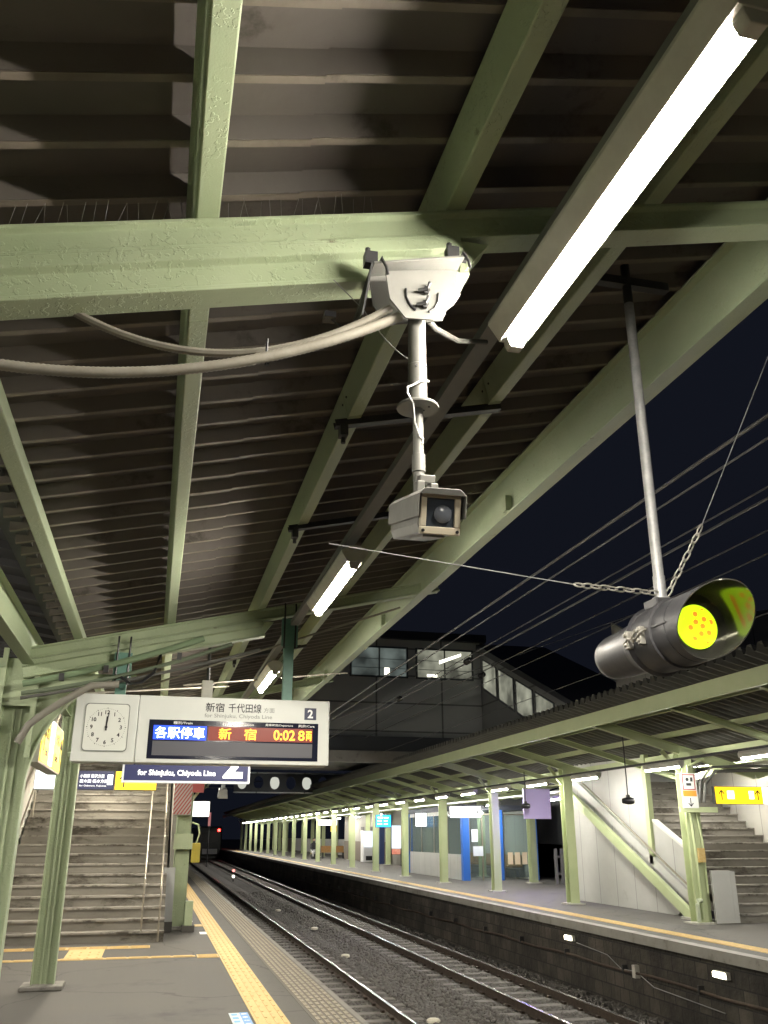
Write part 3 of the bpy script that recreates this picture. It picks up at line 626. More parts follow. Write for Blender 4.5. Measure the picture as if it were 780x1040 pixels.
t = thing('cable_bundle', (0, 7.93, 0), 'grey green cables strapped along the face of the sign beam', 'cables')
for k, (z0, z1, s, r_) in enumerate(((2.78, 3.24, .03, .028), (2.70, 3.20, .05, .018), (2.66, 3.16, .03, .014))):
    MB().tube(sag((-1.15, -.03-.01*k, z0), (.3+.25*k, 0, z1), s, 24), r_, 8).build('cable', mat('cable_%d' % k, ((.17, .24, .14), (.12, .15, .10), (.10, .10, .09))[k], .6), t, smooth=True)
MB().tube([(-.37, -.06, 2.86), (-.28, -.08, 2.80), (-.2, -.07, 2.82), (-.10, -.03, 2.92), (-.06, 0, 3.08)], .014, 8).build('loop', BLACK, t, smooth=True)
q = MB()
for x in (-.85, -.5, .1): q.box(x-.02, x+.02, -.06, .0, ZB(x)-.36, ZB(x)-.30)
q.build('strap', DARKM, t)
t = thing('curved_conduit', (-1.0, 8.0, 0), 'thick grey conduit bending out of the near column under the beam', 'conduit')
MB().tube([(-.12, -.16, 2.30), (-.05, -.18, 2.44), (.06, -.18, 2.54), (.22, -.16, 2.66), (.40, -.13, 2.78), (.62, -.12, 2.80)], .030, 12).build('conduit', mat('conduit_grey', (.20, .19, .16), .6), t, smooth=True)
for (p0, p1, lab) in (((-.2, 8.4, 2.86), (2.2, 8.3, 3.72), 'thin pale brace rod rising from above the sign to the eaves beam'), ((-.9, 9.0, 2.86), (.75, 11, 3.3), 'thin pale brace rod behind the sign beam at the left'), ((.2, 10.4, 3.2), (2.1, 10.4, 3.42), 'green tie rod under the roof beyond the sign beam')):
    t = thing('brace_rod', p0, lab, 'brace rod', 'thin brace rods near the sign beam')
    MB().tube([(0, 0, 0), Vector(p1)-Vector(p0)], .010, 8).build('rod', CONDM, t)
t = thing('thin_cable', (0, 0, 0), 'slack thin cable hanging from the camera bracket across the roof', 'cable')
MB().tube(sag((.50, 2.3, 3.12), (.68, 2.3, 2.95), .03, 10) , .0016, 5).tube([(.40, 2.28, 3.20), (.50, 2.3, 3.12)], .0016, 5).build('cable', GALV, t)
t = thing('hanging_box', (.38, 8.4, 2.78), 'small pale junction box on a thin pipe above the sign title', 'junction box')
MB().box(-.05, .05, -.04, .04, 0, .16).build('casing', HOUSE, t, bevel=.006); MB().tube([(0, 0, .16), (0, 0, .62)], .016, 8).tube([(-.0, 0, 0), (-.03, 0, -.35)], .012, 8).build('pipe', DARKM, t)
t = thing('small_clamp', (.40, 2.34, 3.115), 'small black clip under the big beam left of the camera bracket', 'clip')
MB().box(-.018, .018, -.02, .02, -.02, .0).tube([(.0, 0, -.015), (.05, 0, -.045), (.10, 0, -.05)], .003, 6).build('clip', BLACK, t)

# ------------------------------------------------------------------ surveillance camera
CX, CY_ = .655, 2.27
zc = 3.33 + SL*CX - .27                     # underside of the lower channel
br = thing('camera_mount', (CX, CY_, 0), 'white steel bracket clamped under the big beam with a drop pole and round plate', 'camera mount'); br.scale = (.88, .88, 1)
sl = SL
MB().poly([(-.165, .0, 3.225), (.165, .0, 3.295), (.145, .0, 3.20), (.10, .0, 3.10), (-.10, .0, 3.06), (-.15, .0, 3.12)], (0, .006, 0)).build('back_plate', WHITEP, br, bevel=.001)
MB().poly([(-.165, -.08, 3.222), (.165, -.08, 3.295), (.163, .09, 3.295), (-.167, .09, 3.222)], (0, 0, .008)).build('top_plate', WHITEP, br, bevel=.001)
MB().poly([(-.125, -.075, 3.205), (.12, -.075, 3.245), (.145, -.075, 3.16), (.12, -.075, 3.12), (.045, -.075, 3.055), (-.055, -.075, 3.05), (-.11, -.075, 3.11)], (0, .007, 0)).build('front_plate', WHITEP, br, bevel=.001)
MB().poly([(-.175, -.08, 3.225), (-.17, .09, 3.22), (-.215, .07, 3.07), (-.195, -.02, 3.07)], (.006, 0, 0)).build('side_plate', DARKM, br)
for x, z in ((-.17, 3.24), (.13, 3.305)):
    q = MB()
    q.box(x-.022, x+.022, -.06, -.02, z-.004, z+.04); q.lathe([(0, .010), (.018, .010)], (x-.01, -.04, z+.04), (0, 0, 1), 6); q.poly([(x+.022, -.05, z), (x+.055, -.05, z), (x+.04, -.05, z+.035)], (0, .02, 0))
    q.tube([(x+.03, -.085, z+.0), (x+.045, -.09, z-.03), (x+.05, -.09, z-.055)], .0055, 6)
    q.build('beam_clamp', DARKM, br)
for x0 in (-.018, .028):
    q = MB()
    s = 1 if x0 > 0 else -1
    q.tube([(x0+s*.035, -.078, 3.15), (x0+s*.033, -.078, 3.12), (x0+s*.02, -.078, 3.095), (x0, -.078, 3.08)], .004, 6)
    q.build('slot', DARKM, br)
q = MB()
for (x, z) in ((.018, 3.155), (.012, 3.105)): q.tube([(x-.03, -.085, z-.01), (x, -.095, z-.006), (x+.012, -.088, z+.022)], .006, 6); q.lathe([(0, .013), (.012, .013)], (x, -.078, z-.005), (0, -1, 0), 6)
q.build('wing_bolt', DARKM, br)
q = MB(); q.lathe([(0, .030), (.165, .030), (.167, .032), (.30, .032)][::1], (0, -.02, 3.085), (0, 0, -1), 24); q.build('upper_tube', WHITEP, br, smooth=True)
q = MB(); q.lathe([(0, .012), (.001, .070), (.006, .071), (.010, .068), (.011, .012)], (0, -.02, 2.775), (0, 0, 1), 36, caps=False); q.build('round_plate', WHITEP, br, smooth=True)
q = MB(); q.lathe([(0, .0175), (.145, .0175), (.147, .022), (.20, .022), (.202, .018), (.255, .018)], (0, -.02, 2.775), (0, 0, -1), 20); q.build('lower_tube', WHITEP, br, smooth=True)
q = MB(); q.tube([(.033, -.045, 2.86), (-.0, -.06, 2.85), (-.045, -.06, 2.825), (-.05, -.075, 2.80), (-.035, -.09, 2.76), (-.02, -.05, 2.72), (0, -.04, 2.68), (.012, -.04, 2.672), (.008, -.04, 2.66)], .0032, 6); q.build('wire', WTXT2, br, smooth=True)
q = MB()
for x in (-.012, .020): q.lathe([(0, .004), (.002, .004)], (x, -.051, 2.905), (0, -1, 0), 8)
for x, y in ((.03, -.05), (.02, -.02)): q.lathe([(0, .004), (.002, .004)], (x, y, 2.774), (0, 0, -1), 8)
q.build('screw', BLACK, br)
cc = thing('surveillance_camera', (CX+.012, CY_-.02, 2.435), 'white boxy outdoor surveillance camera with a dark window and sun shield', 'surveillance camera')
cc.rotation_euler = (R(15), 0, R(-2))
H1 = .053; W1 = .058
body = MB().ext([(-W1*.86, -H1), (W1*.86, -H1), (W1, -H1*.55), (W1, H1*.9), (W1*.9, H1), (-W1*.9, H1), (-W1, H1*.9), (-W1, -H1*.55)], (0, -.17, 0), (0, .17, 0)); body.build('body', WHITEP, cc, bevel=.004)
MB().ext([(-W1-.007, -.012), (-W1-.007, H1*.9), (-W1*.8, H1+.011), (W1*.8, H1+.011), (W1+.007, H1*.9), (W1+.007, -.012), (W1+.004, -.012), (W1+.004, H1*.85), (W1*.78, H1+.008), (-W1*.78, H1+.008), (-W1-.004, H1*.85), (-W1-.004, -.012)], (0, -.20, 0), (0, .18, 0)).build('sun_shield', WHITEP, cc, bevel=.0015)
fr = MB(); o_, i_ = .054, .038
for (a, b, c, d) in ((-o_, o_, -.056, -.036), (-o_, o_, .040, .054), (-o_, -i_, -.036, .040), (i_, o_, -.036, .040)): fr.box(a, b, -.184, -.17, c, d)
fr.build('front_frame', mat('frame_beige', (.48, .43, .33), .5), cc, bevel=.002)
MB().box(-i_, i_, -.176, -.172, -.036, .040).build('window', mat('camera_window', (.05, .06, .075), .1), cc)
q = MB().lathe([(0, .024), (.006, .024), (.010, .014)], (.006, -.176, -.002), (0, -1, 0), 24); q.build('lens', mat('camera_lens', (.10, .11, .13), .15), cc, smooth=True)
q = MB()
for x in (-.046, .046):
    for z in (-.047,): q.lathe([(0, .0045), (.003, .0045)], (x, -.184, z), (0, -1, 0), 10)
q.build('screw', BLACK, cc)
MB().box(-.030, -.008, -.03, .02, H1+.014, H1+.05).box(.008, .030, -.03, .02, H1+.014, H1+.045).box(-.022, .022, -.025, .015, H1+.045, H1+.068).build('pivot', WHITEP, cc, bevel=.003)
MB().box(-.030, .030, -.12, .03, -H1-.006, -H1).build('base_plate', mat('camera_base', (.25, .24, .21), .5), cc)

# ------------------------------------------------------------------ signal with visor, pole, chains
SX, SY, SZ = 1.87, 2.83, 2.315
sg = thing('repeater_signal', (SX, SY, SZ), 'round black railway signal showing a glowing yellow green lens with orange dots', 'signal')
RB = .128
prof = [(-.66, .02), (-.655, .070), (-.64, .086), (-.60, .093), (-.36, .104), (-.35, .106), (-.31, .120), (-.28, RB+.004), (-.265, RB+.010), (-.25, RB+.004), (-.245, RB), (-.13, RB), (-.128, RB+.008), (-.095, RB+.008), (-.093, RB), (-.004, RB), (-.004, .075)]
MB().lathe([(t, r) for t, r in prof], (0, 0, 0), (0, -1, 0), 64).build('body', SIGB, sg, smooth=True)
# visor: tube cut by a slanted plane; long above and on the track side
def visor():
    n = 72; out = []; v = []; f = []
    L = []
    for k in range(n):
        a = 2*math.pi*k/n; u = math.cos(a - R(64)); s = .5 + .5*u
        L.append(.045 + .175 * s**1.1)
    for r in (RB, RB-.004):
        for k in range(n):
            a = 2*math.pi*k/n; v.append((r*math.cos(a), 0, r*math.sin(a)))
        for k in range(n):
            a = 2*math.pi*k/n; v.append((r*math.cos(a), -L[k], r*math.sin(a)))
    mo = MB().add([v[i] for i in range(2*n)], [(k, (k+1) % n, n+(k+1) % n, n+k) for k in range(n)])
    mi = MB().add([v[i] for i in range(2*n, 4*n)] + [v[i] for i in range(n, 2*n)], [(k, n+k, n+(k+1) % n, (k+1) % n) for k in range(n)] + [(n+k, 2*n+k, 2*n+(k+1) % n, n+(k+1) % n) for k in range(n)])
    mo.build('visor', SIGB, sg, smooth=True); mi.build('visor_lining', SIGI, sg, smooth=True)
visor()
MB().lathe([(0, RB-.004), (.004, RB-.004)], (0, 0, 0), (0, -1, 0), 48).build('front_plate', SIGI, sg)
MB().lathe([(.0045, .082), (.010, .082), (.016, .060), (.019, .03), (.020, .005)], (0, 0, 0), (0, -1, 0), 48).build('lens', LENSG, sg, smooth=True)
q = MB()
for k in range(13):
    rr_ = .066 * math.sqrt((k+.3)/13); aa = k*2.4
    x = rr_*math.cos(aa)+.004; z = rr_*math.sin(aa); q.lathe([(.0, .0098), (.0240 - rr_*rr_*2.6, .0098)], (x, 0, z), (0, -1, 0), 12)
q.build('lamp_dots', LENSO, sg)
q = MB()
q.box(-.148, -.125, .14, .165, -.040, .028); q.box(-.148, -.125, .235, .26, -.040, .028)
q.tube([(-.140, .11, .01), (-.150, .14, .0), (-.148, .18, -.015), (-.150, .235, -.005), (-.142, .28, -.015)], .0055, 8); q.tube([(-.145, .175, .02), (-.155, .19, .0), (-.145, .205, -.025)], .007, 8)
for y in (.15, .25): q.lathe([(0, .008), (.010, .008)], (-.148, y, .012), (-1, 0, 0), 6); q.lathe([(0, .008), (.010, .008)], (-.148, y, -.026), (-1, 0, 0), 6)
q.build('latch', CHAIN, sg, bevel=.002)
MB().bar((-.128, .09, .012), (-.128, -.01, .012), .006, .006).build('seam', SIGB, sg)
MB().box(-.05, .05, .16, .26, RB-.01, RB+.025).build('saddle', DARKM, sg, bevel=.004)
pl = thing('signal_pole', (SX, SY+.21, SZ+RB+.022), 'grey steel drop pole holding the black signal under the canopy edge', 'pole')
MB().lathe([(0, .034), (.012, .034), (.013, .024), (.10, .024), (.105, .021), (1.36, .021)], (0, 0, .0), (0, 0, 1), 20).build('tube', GALV, pl, smooth=True)
MB().lathe([(0, .021), (.22, .021)], (0, 0, 1.36), (0, 0, 1), 20).build('dark_end', DARKM, pl, smooth=True)
MB().box(-.33, .2, -.02, .02, 1.45, 1.49).build('top_bar', DARKM, pl)
def chain(name, pts, nlinks, label, wire_to, mat_=CHAIN):
    t = thing(name, pts[0], label, 'chain'); o = Vector(pts[0]); d = Vector(pts[1]) - o; L = d.length; d.normalize()
    q = MB(); side = d.cross(Vector((0, 0, 1))).normalized(); upv = side.cross(d)
    ll = L/nlinks
    for k in range(nlinks):
        c = d*(ll*(k+.5)); w = (side*.6+upv*.8).normalized() if k % 2 else (side*.8-upv*.6).normalized(); P = []
        for j in range(13):
            a = 2*math.pi*j/12; P.append(c + d*(ll*.62*math.cos(a)) + w*(.011*math.sin(a)))
        q.tube(P, .0034, 6, caps=False)
    q.build('links', mat_, t)
    MB().tube([d*L*.99, Vector(wire_to)-o], .0020, 6).build('wire', GALV, t)
    return t
top = (SX-.02, SY+.2, SZ+RB+.05)
chain('signal_chain', (top, (1.50, 3.03, 2.505)), 10, 'zinc chain and wire pulling the signal towards the left', (.55, 3.1, 2.62))
chain('signal_chain', ((SX+.02, SY+.2, SZ+RB+.04), (2.08, 3.02, 2.79)), 8, 'zinc chain and wire pulling the signal up to the right', (2.72, 3.0, 4.0))

# ------------------------------------------------------------------ clock and departure sign
sn = thing('departure_sign', (.365, 8.0, 2.165), 'long white hanging sign with a round dial clock face and LED departure board', 'sign')
o = (-1.075, 0, 0)
MB().box(-1.075, -.566, -.10, .14, 0, .555).build('clock_case', SIGNW, sn, bevel=.008)
MB().box(-.563, 1.075, -.10, .14, 0, .555).build('board_case', SIGNW, sn, bevel=.008)
# clock
q = MB(); x0, x1, z0, z1 = -.995, -.635, .085, .475; n = 8; pts = []
for cx_, cz_, a0 in ((x1-.03, z1-.03, 0), (x0+.03, z1-.03, 90), (x0+.03, z0+.03, 180), (x1-.03, z0+.03, 270)):
    for k in range(6): a = R(a0 + k*18); pts.append((cx_+.03*math.cos(a), -.1085, cz_+.03*math.sin(a)))
ck = MB().poly(pts, (0, .008, 0)).build('clock_face', SIGNT, sn)
q = MB(); m_ = len(pts); cxm = (x0+x1)/2; czm = (z0+z1)/2
inner = [(cxm+(p[0]-cxm)*.965, p[1]-.003, czm+(p[2]-czm)*.965) for p in pts]; outer = [(p[0], p[1]-.003, p[2]) for p in pts]
q.add(outer+inner, [(i, (i+1) % m_, m_+(i+1) % m_, m_+i) for i in range(m_)]); q.build('clock_rim', mat('clock_rim', (.20, .22, .20), .5), ck)
q = MB()
for h in range(1, 13):
    a = R(90 - 30*h); s = str(h)
    text(q, s, cxm + .118*math.cos(a), czm + .122*math.sin(a) - .0165, .033, (0, -.110, 0), align='CENTER', bold=.02)
for mi in range(60):
    a = R(6*mi); rr_ = .150; L_ = .010 if mi % 5 == 0 else .004
    q.bar((cxm+rr_*math.cos(a), -.110, czm+rr_*math.sin(a)), (cxm+(rr_+L_)*math.cos(a), -.110, czm+(rr_+L_)*math.sin(a)), .005 if mi % 5 == 0 else .003, .003, up=(0, 1, 0))
q.build('clock_numerals', INK, ck)
q = MB()
for ang, L_, w_, yy in ((.5, .088, .015, -.113), (6, .135, .010, -.116)):
    a = R(90-ang); d = Vector((math.cos(a), 0, math.sin(a))); c_ = Vector((cxm, yy, czm)); s_ = Vector((d.z, 0, -d.x))
    q.poly([c_-d*.028-s_*w_/2, c_-d*.028+s_*w_/2, c_+d*L_+s_*w_*.3, c_+d*L_-s_*w_*.3], (0, .002, 0))
q.lathe([(0, .011), (.012, .011)], (cxm, -.108, czm), (0, -1, 0), 16); q.build('clock_hands', INK, ck)
# LED board, local x = world - .365 ; z = world - 2.165
bx0, bx1, bz0, bz1 = -.47, .975, .035, .355
MB().box(bx0, bx1, -.105, -.098, bz0, bz1).build('display', GLASSD, sn)
q = MB(); P_ = -.107
MB().box(-.43, -.43+.44, P_, -.105, .192, .308).build('led_blue_panel', BLUEL, sn)
MB().box(.025, .925, P_, -.105, .192, .308).build('led_module', REDBG, sn)
MB().box(-.43, .925, P_, -.105, .062, .180).build('led_module_off', GREYBG, sn)
q = MB(); text(q, '各駅停車', -.415, .203, .094, (0, P_-.0005, 0), width=.41, bold=.004); q.build('led_train_type', WLED, sn)
for s_, x_, z_, h_, w_, b_ in (('新', .115, .203, .094, .105, .006), ('宿', .33, .203, .094, .105, .006), ('0:02', .585, .207, .085, .185, .006), ('8', .800, .207, .085, .055, .006), ('両', .868, .207, .080, .050, .004)):
    q = MB(); text(q, s_, x_, z_, h_, (0, P_-.0005, 0), width=w_, bold=b_); q.build('led_lettering', OLED, sn)

q = MB()
for s, x, w in (('種別/Train', -.27, .16), ('行先/Destination', .14, .27), ('発車時刻/Departure', .51, .24), ('両数/Cars', .80, .14)): text(q, s, x, .320, .024, (0, -.1055, 0), width=w, bold=.01)
q.build('display_heading', WTXT2, sn)
q = MB(); text(q, '新宿', -.01, .432, .078, (0, -.101, 0), width=.16, bold=.008); text(q, '千代田線', .185, .432, .078, (0, -.101, 0), width=.285, bold=.008); q.build('title', INK, sn)
q = MB(); text(q, '方面', .49, .438, .042, (0, -.101, 0), width=.095); text(q, 'for Shinjuku, Chiyoda Line', -.015, .375, .043, (0, -.101, 0), width=.58); q.build('subtitle', GREY, sn)
pn = MB().box(.85, .955, -.103, -.099, .388, .49).build('platform_number_plate', NAVYP, sn)
q = MB(); text(q, '2', .902, .402, .074, (0, -.1035, 0), align='CENTER', bold=.03); q.build('numeral', WTXT2, pn)
for x, z1 in ((-.735, .98), (.70, 1.36)):
    MB().box(x-.045, x+.045, -.03, .03, .555, z1-.08).build('hanger', TEAL if x < 0 else HOUSE and TEAL, sn, bevel=.003)
    MB().box(x-.075, x+.075, -.055, -.035, z1-.32, z1-.06).build('clamp_plate', TEAL, sn, bevel=.004)
    q = MB()
    for s in (-.05, .05): q.tube([(x+s, -.062, z1-.34), (x+s, -.066, z1+.02), (x+s, -.05, z1+.08)], .008, 8)
    q.build('u_bolt', BLACK, sn)

# second hanging sign behind
s2 = thing('platform_sign', (.345, 11.5, 2.19), 'navy hanging platform sign with white lettering and a large 2, partly behind the clock sign', 'sign')
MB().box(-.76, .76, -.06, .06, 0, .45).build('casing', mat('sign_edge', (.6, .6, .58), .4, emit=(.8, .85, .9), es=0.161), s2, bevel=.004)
MB().box(-.735, .735, -.065, -.06, .025, .425).build('face', NAVY, s2)
q = MB(); text(q, 'for Shinjuku, Chiyoda Line', -.58, .065, .085, (0, -.066, 0), width=.92, bold=.025); text(q, '新宿 千代田線方面', -.5, .205, .15, (0, -.066, 0), width=.9, bold=.02)
text(q, '2', .43, .06, .34, (0, -.066, 0), width=.24, bold=.04); q.build('lettering', WTXT, s2)
q = MB()
for x in (-.5, .5): q.bar((x, 0, .45), (x, 0, .97+x*.228), .03)
q.build('hanger', GREEN, s2)
# signs over the stairs
s3 = thing('direction_sign', (-.92, 15.0, 2.25), 'small dark navy lit sign with three lines of white text over the stairs', 'sign')
MB().box(-.30, .27, -.05, .05, 0, .29).build('casing', BLACK, s3); MB().box(-.29, .26, -.055, -.05, .01, .28).build('face', NAVY, s3)
q = MB(); text(q, '小田原 藤沢方面', -.24, .18, .055, (0, -.056, 0), width=.36, bold=.01); text(q, '唐木田 橋本方面', -.24, .105, .055, (0, -.056, 0), width=.42, bold=.01); text(q, 'for Odawara, Fujisawa', -.24, .045, .032, (0, -.056, 0), width=.40); q.build('lettering', WTXT, s3)
MB().box(.17, .25, -.057, -.055, .08, .23).build('white_mark', WLIT, s3)
s4 = thing('arrow_sign', (-.33, 15.0, 2.25), 'lit yellow sign with a black up arrow hanging over the left stairs', 'sign')
MB().box(-.31, .33, -.05, .05, 0, .29).build('casing', BLACK, s4); MB().box(-.30, .32, -.055, -.05, .01, .28).build('face', YEL, s4)
def arrow(q, cx, cz, h, y, up=True, ux=(1, 0, 0), org=(0, 0, 0)):
    ux = Vector(ux); org = Vector(org); s = 1 if up else -1; n_ = ux.cross(Vector((0, 0, 1)))
    def pt(a, b): return org + ux*(cx+a) + Vector((0, 0, cz+b*s))
    for (a, b, c, d) in ((0, -h/2, 0, h/2), (0, h/2, -h*.33, h*.1), (0, h/2, h*.33, h*.1)):
        q.bar(pt(a, b)+n_*.002, pt(c, d)+n_*.002, .022*h/.2, .004, up=n_)
q = MB(); arrow(q, -.17, .145, .2, 0, org=(0, -.056, 0)); q.build('arrow', INK, s4)
s5 = thing('exit_sign', (-1.56, 15.0, 2.25), 'glowing white sign box left of the green column above the stairs', 'sign')
MB().box(-.26, .30, -.05, .05, 0, .29).build('casing', BLACK, s5); MB().box(-.25, .29, -.055, -.05, .01, .28).build('face', WLIT, s5)
q = MB(); text(q, 'C', .14, .10, .1, (0, -.057, 0)); q.build('mark', GREY, s5)
q = MB()
for x in (-.7, .3): q.bar((x, 0, .29), (x, 0, 1.0), .02)
q.build('hanger', GREEN, s3)
s6 = thing('yellow_wall_sign', (-1.09, 9.5, 2.2), 'tilted looking lit yellow and white information sign beside the near column', 'sign')
MB().box(-.06, .06, -.95, .90, 0, .46).build('casing', HOUSE, s6, bevel=.004)
MB().box(.06, .066, -.92, .87, .02, .44).build('face', YEL, s6); MB().box(.066, .069, -.26, .04, .025, .435).build('white_band', WLIT, s6)
q = MB(); U = (0, 1, 0)
arrow(q, -.75, .23, .22, 0, ux=U, org=(.070, 0, 0)); text(q, '出口', -.60, .23, .12, (.068, 0, 0), U, width=.2); text(q, 'Exit', -.58, .09, .07, (.068, 0, 0), U)
text(q, '改札', .25, .26, .10, (.068, 0, 0), U, width=.3); text(q, 'Gates', .25, .10, .08, (.068, 0, 0), U); arrow(q, .72, .23, .22, 0, ux=U, org=(.070, 0, 0)); q.build('lettering', INK, s6)
q = MB(); text(q, '▲', -.2, .2, .12, (.070, 0, 0), U); q.build('symbol', mat('sign_green', (.05, .4, .12), .5), s6)
MB().bar((0, -.4, .46), (0, -.4, .85), .03).bar((0, .5, .46), (0, .5, .85), .03).build('hanger', GREEN, s6)

# ================================================================== OPPOSITE PLATFORM
ZF = lambda x: 3.86 - .27*(x-8.3)
G2 = 'tube lights over the opposite platform'
colY = [16.7 + 5.3*k for k in range(19)]
fr_ = thing('eaves_beam', (8.3, 6, 0), 'long green fascia beam along the edge of the opposite canopy', 'beam')
MB().ext([(-.03, -.26), (.05, -.26), (.05, -.24), (0, -.23), (0, -.03), (.05, -.02), (.05, 0), (-.03, 0)], (0, -2, 3.88), (0, 112, 3.88)).build('fascia', GREEN2, fr_)
rt = thing('opposite_canopy_roof', (0, 0, 0), 'dark corrugated roof of the opposite platform canopy', 'roof')
zr = lambda x: ZF(x) + .20
folded(8.2, 12.0, zr(8.2), zr(12.0), 4, 116, 'roof_sheet', ROOF2, dep=.11, bot=.05, top=.09, parent=rt)
folded(12.0, 16.0, zr(12.0)+.005, zr(8.2), 4, 116, 'roof_sheet', ROOF2, dep=.11, bot=.05, top=.09, parent=rt)
def rafter(y, label, big):
    t = thing('roof_rafter', (8.3, y, 0), label, 'roof beam', 'green rafters under the opposite canopy')
    h = .18 if big else .12
    MB().ibeam((.03, 0, ZF(8.33)-.02-h/2+.02), (3.7, 0, ZF(12.0)-h/2), .10, h, .012).build('rafter', GREEN2, t)
    MB().ibeam((3.7, 0, ZF(12.0)-h/2), (7.4, 0, ZF(8.3)-h/2), .10, h, .012).build('rear_rafter', GREEN2, t)
    return t
r0 = None
for k in range(38):
    y = 8.75 + 2.65*k; big = k % 2 == 1
    lab = f'{"deep" if big else "slim"} green rafter of the opposite canopy, {ORD[k]} from the viewer' if k < 10 else 'small distant green rafter of the opposite canopy'
    if k < 2: r0 = (r0 or []) + [rafter(y, lab, big)]
    else: dup(r0[k % 2], (8.3, y, 0), lab)
for x, lab in ((8.95, 'closest to its edge'), (9.95, 'middle one above the front columns'), (10.95, 'inner one before the valley'), (12.9, 'rising behind the valley'), (14.2, 'rearmost one')):
    t = thing('roof_purlin', (x, 6, 0), f'long green purlin under the opposite canopy, {lab}', 'roof beam', 'purlins under the opposite canopy')
    z = ZF(x) if x < 12 else ZF(24-x)
    MB().box(-.04, .04, -2, 108, z+.03, z+.13).build('purlin', GREEN2, t)
def fcolumn(x, y, lab, brace=True):
    t = thing('canopy_column', (x, y, 0), lab, 'column', 'green columns of the opposite canopy')
    h = ZF(x)-.12 if x < 12 else ZF(24-x)-.12
    MB().ibeam((0, 0, .02), (0, 0, h), .24, .26, .016, .02, up=(0, 1, 0)).build('shaft', GREEN2, t)
    MB().box(-.22, .22, -.22, .22, 0, .03).build('base_plate', mat('base_pale', (.42, .41, .36), .6) if 'base_pale' not in bpy.data.materials else bpy.data.materials['base_pale'], t)
    if brace:
        s = -1 if x < 12 else 1
        MB().bar((s*.10, 0, h-.40), (s*.45, 0, h+.02), .07, .07).build('knee_brace', GREEN2, t)
    return t
f0 = fcolumn(10.2, colY[1], 'green front row column of the opposite platform, at the left end of the stair wall')
fcol = [f0]
for k, y in enumerate(colY):
    if k in (0, 1): continue
    dup(f0, (10.2, y, 0), f'green front row column of the opposite platform, {ORD[k-2]} left of the stair wall' if k < 9 else 'thin distant green front column of the opposite canopy')
g0 = None
for k in range(15):
    y = 31.6 + 5.3*k; lab = f'green rear row column of the opposite platform, {ORD[k]} from the violet board' if k < 5 else 'thin distant green rear column of the opposite canopy'
    g0 = dup(g0, (13.2, y, 0), lab) if g0 else fcolumn(13.2, y, lab)
# the big column beside the right stairs
t = fcolumn(10.35, 16.7, 'thick green column with pipes and stickers at the foot of the right stairs', True)
MB().ibeam((.20, .1, .02), (.20, .1, 2.9), .13, .2, .014, up=(0, 1, 0)).build('side_shaft', GREEN2, t)
q = MB(); q.tube([(-.02, -.16, .1), (-.02, -.16, 1.1), (-.06, -.16, 2.3), (.0, -.16, 2.9), (.4, -.12, 3.05)], .028, 8); q.tube([(.14, -.17, .55), (.14, -.17, 1.5), (.05, -.17, 2.2), (.08, -.17, 2.75)], .02, 8)
q.build('pipe', GREEN2, t, smooth=True)
MB().tube([(-.02, -.16, .42), (-.12, -.2, .42), (-.14, -.2, .36), (-.14, -.2, .05)], .04, 10).build('drain_elbow', mat('pale_pipe', (.45, .5, .36), .5), t, smooth=True)
MB().box(-.30, .52, -.24, -.18, 2.02, 2.12).build('crossbar', GREEN2, t)
q = MB(); q.tube([(.25, -.2, 2.2), (.3, -.25, 2.55), (.55, -.25, 2.80), (1.2, -.2, 2.84), (3.4, -.2, 2.86)], .035, 8); q.tube([(.15, -.2, 2.2), (.2, -.25, 2.6), (.45, -.28, 2.88), (1.2, -.24, 2.92), (3.4, -.24, 2.94)], .026, 8)
q.build('conduit', mat('dark_conduit', (.12, .12, .11), .6), t, smooth=True)
t2 = thing('notice_sticker', (10.28, 16.46, 2.10), 'white notice with red pictogram, orange band and down arrow on the thick right column', 'notice')
MB().box(-.17, .17, -.012, 0, 0, .66).build('plate', SIGNW, t2)
q = MB()
for (a, b, c, d) in ((-.14, .14, .62, .64), (-.14, .14, .34, .36), (-.14, -.12, .36, .62), (.12, .14, .36, .62)): q.box(a, b, -.015, -.012, c, d)
q.build('red_frame', RED, t2); MB().box(-.15, .15, -.015, -.012, .22, .33).build('orange_band', ORANGE, t2)
q = MB(); arrow(q, 0, .11, .16, 0, False, org=(0, -.013, 0)); q.lathe([(0, .035), (.003, .035)], (-.03, -.013, .54), (0, -1, 0), 12); q.box(-.06, .05, -.016, -.013, .42, .47); q.box(.04, .09, -.016, -.013, .50, .58); q.build('symbols', INK, t2)
t2 = thing('yellow_tag', (10.40, 16.5, 1.10), 'small yellow brown box strapped on the thick right column', 'tag')
MB().box(-.07, .07, -.05, 0, 0, .26).build('casing', mat('tag_yellow', (.42, .26, .05), .5, c2=(.5, .4, .2), sc=20), t2)
# right stairs
SX0, SX1 = 11.15, 13.0
s7 = stairs(SX0, SX1+.7, 16.6, 25, .16, .28, 'grey concrete staircase rising behind the thick green column at the right')
t = thing('stair_wall', (11.0, 16.6, 0), 'tall white panelled side wall under and beside the right stairs', 'wall')
MB().poly([(-.05, 1.9, 0), (-.05, 7.4, 0), (-.05, 7.4, 3.4), (-.05, 2.75, 3.3), (-.05, 2.75, 1.95), (-.05, 2.5, 1.86), (-.05, .9, 1.12), (-.05, .8, .6)], (.1, 0, 0)).build('wall_panel', PANEL, t)
MB().bar((-.0, .85, 1.12), (0, 2.55, 1.91), .14, .05).build('coping', mat('coping_white', (.6, .6, .56), .5), t)
MB().ext([(-.05, -.10), (.05, -.10), (.05, .10), (-.05, .10)], (-.07, 1.0, .25), (-.07, 7.6, 3.55), (0, 0, 1)).build('grey_skirting', mat('stair_band', (.42, .42, .40), .5), t)
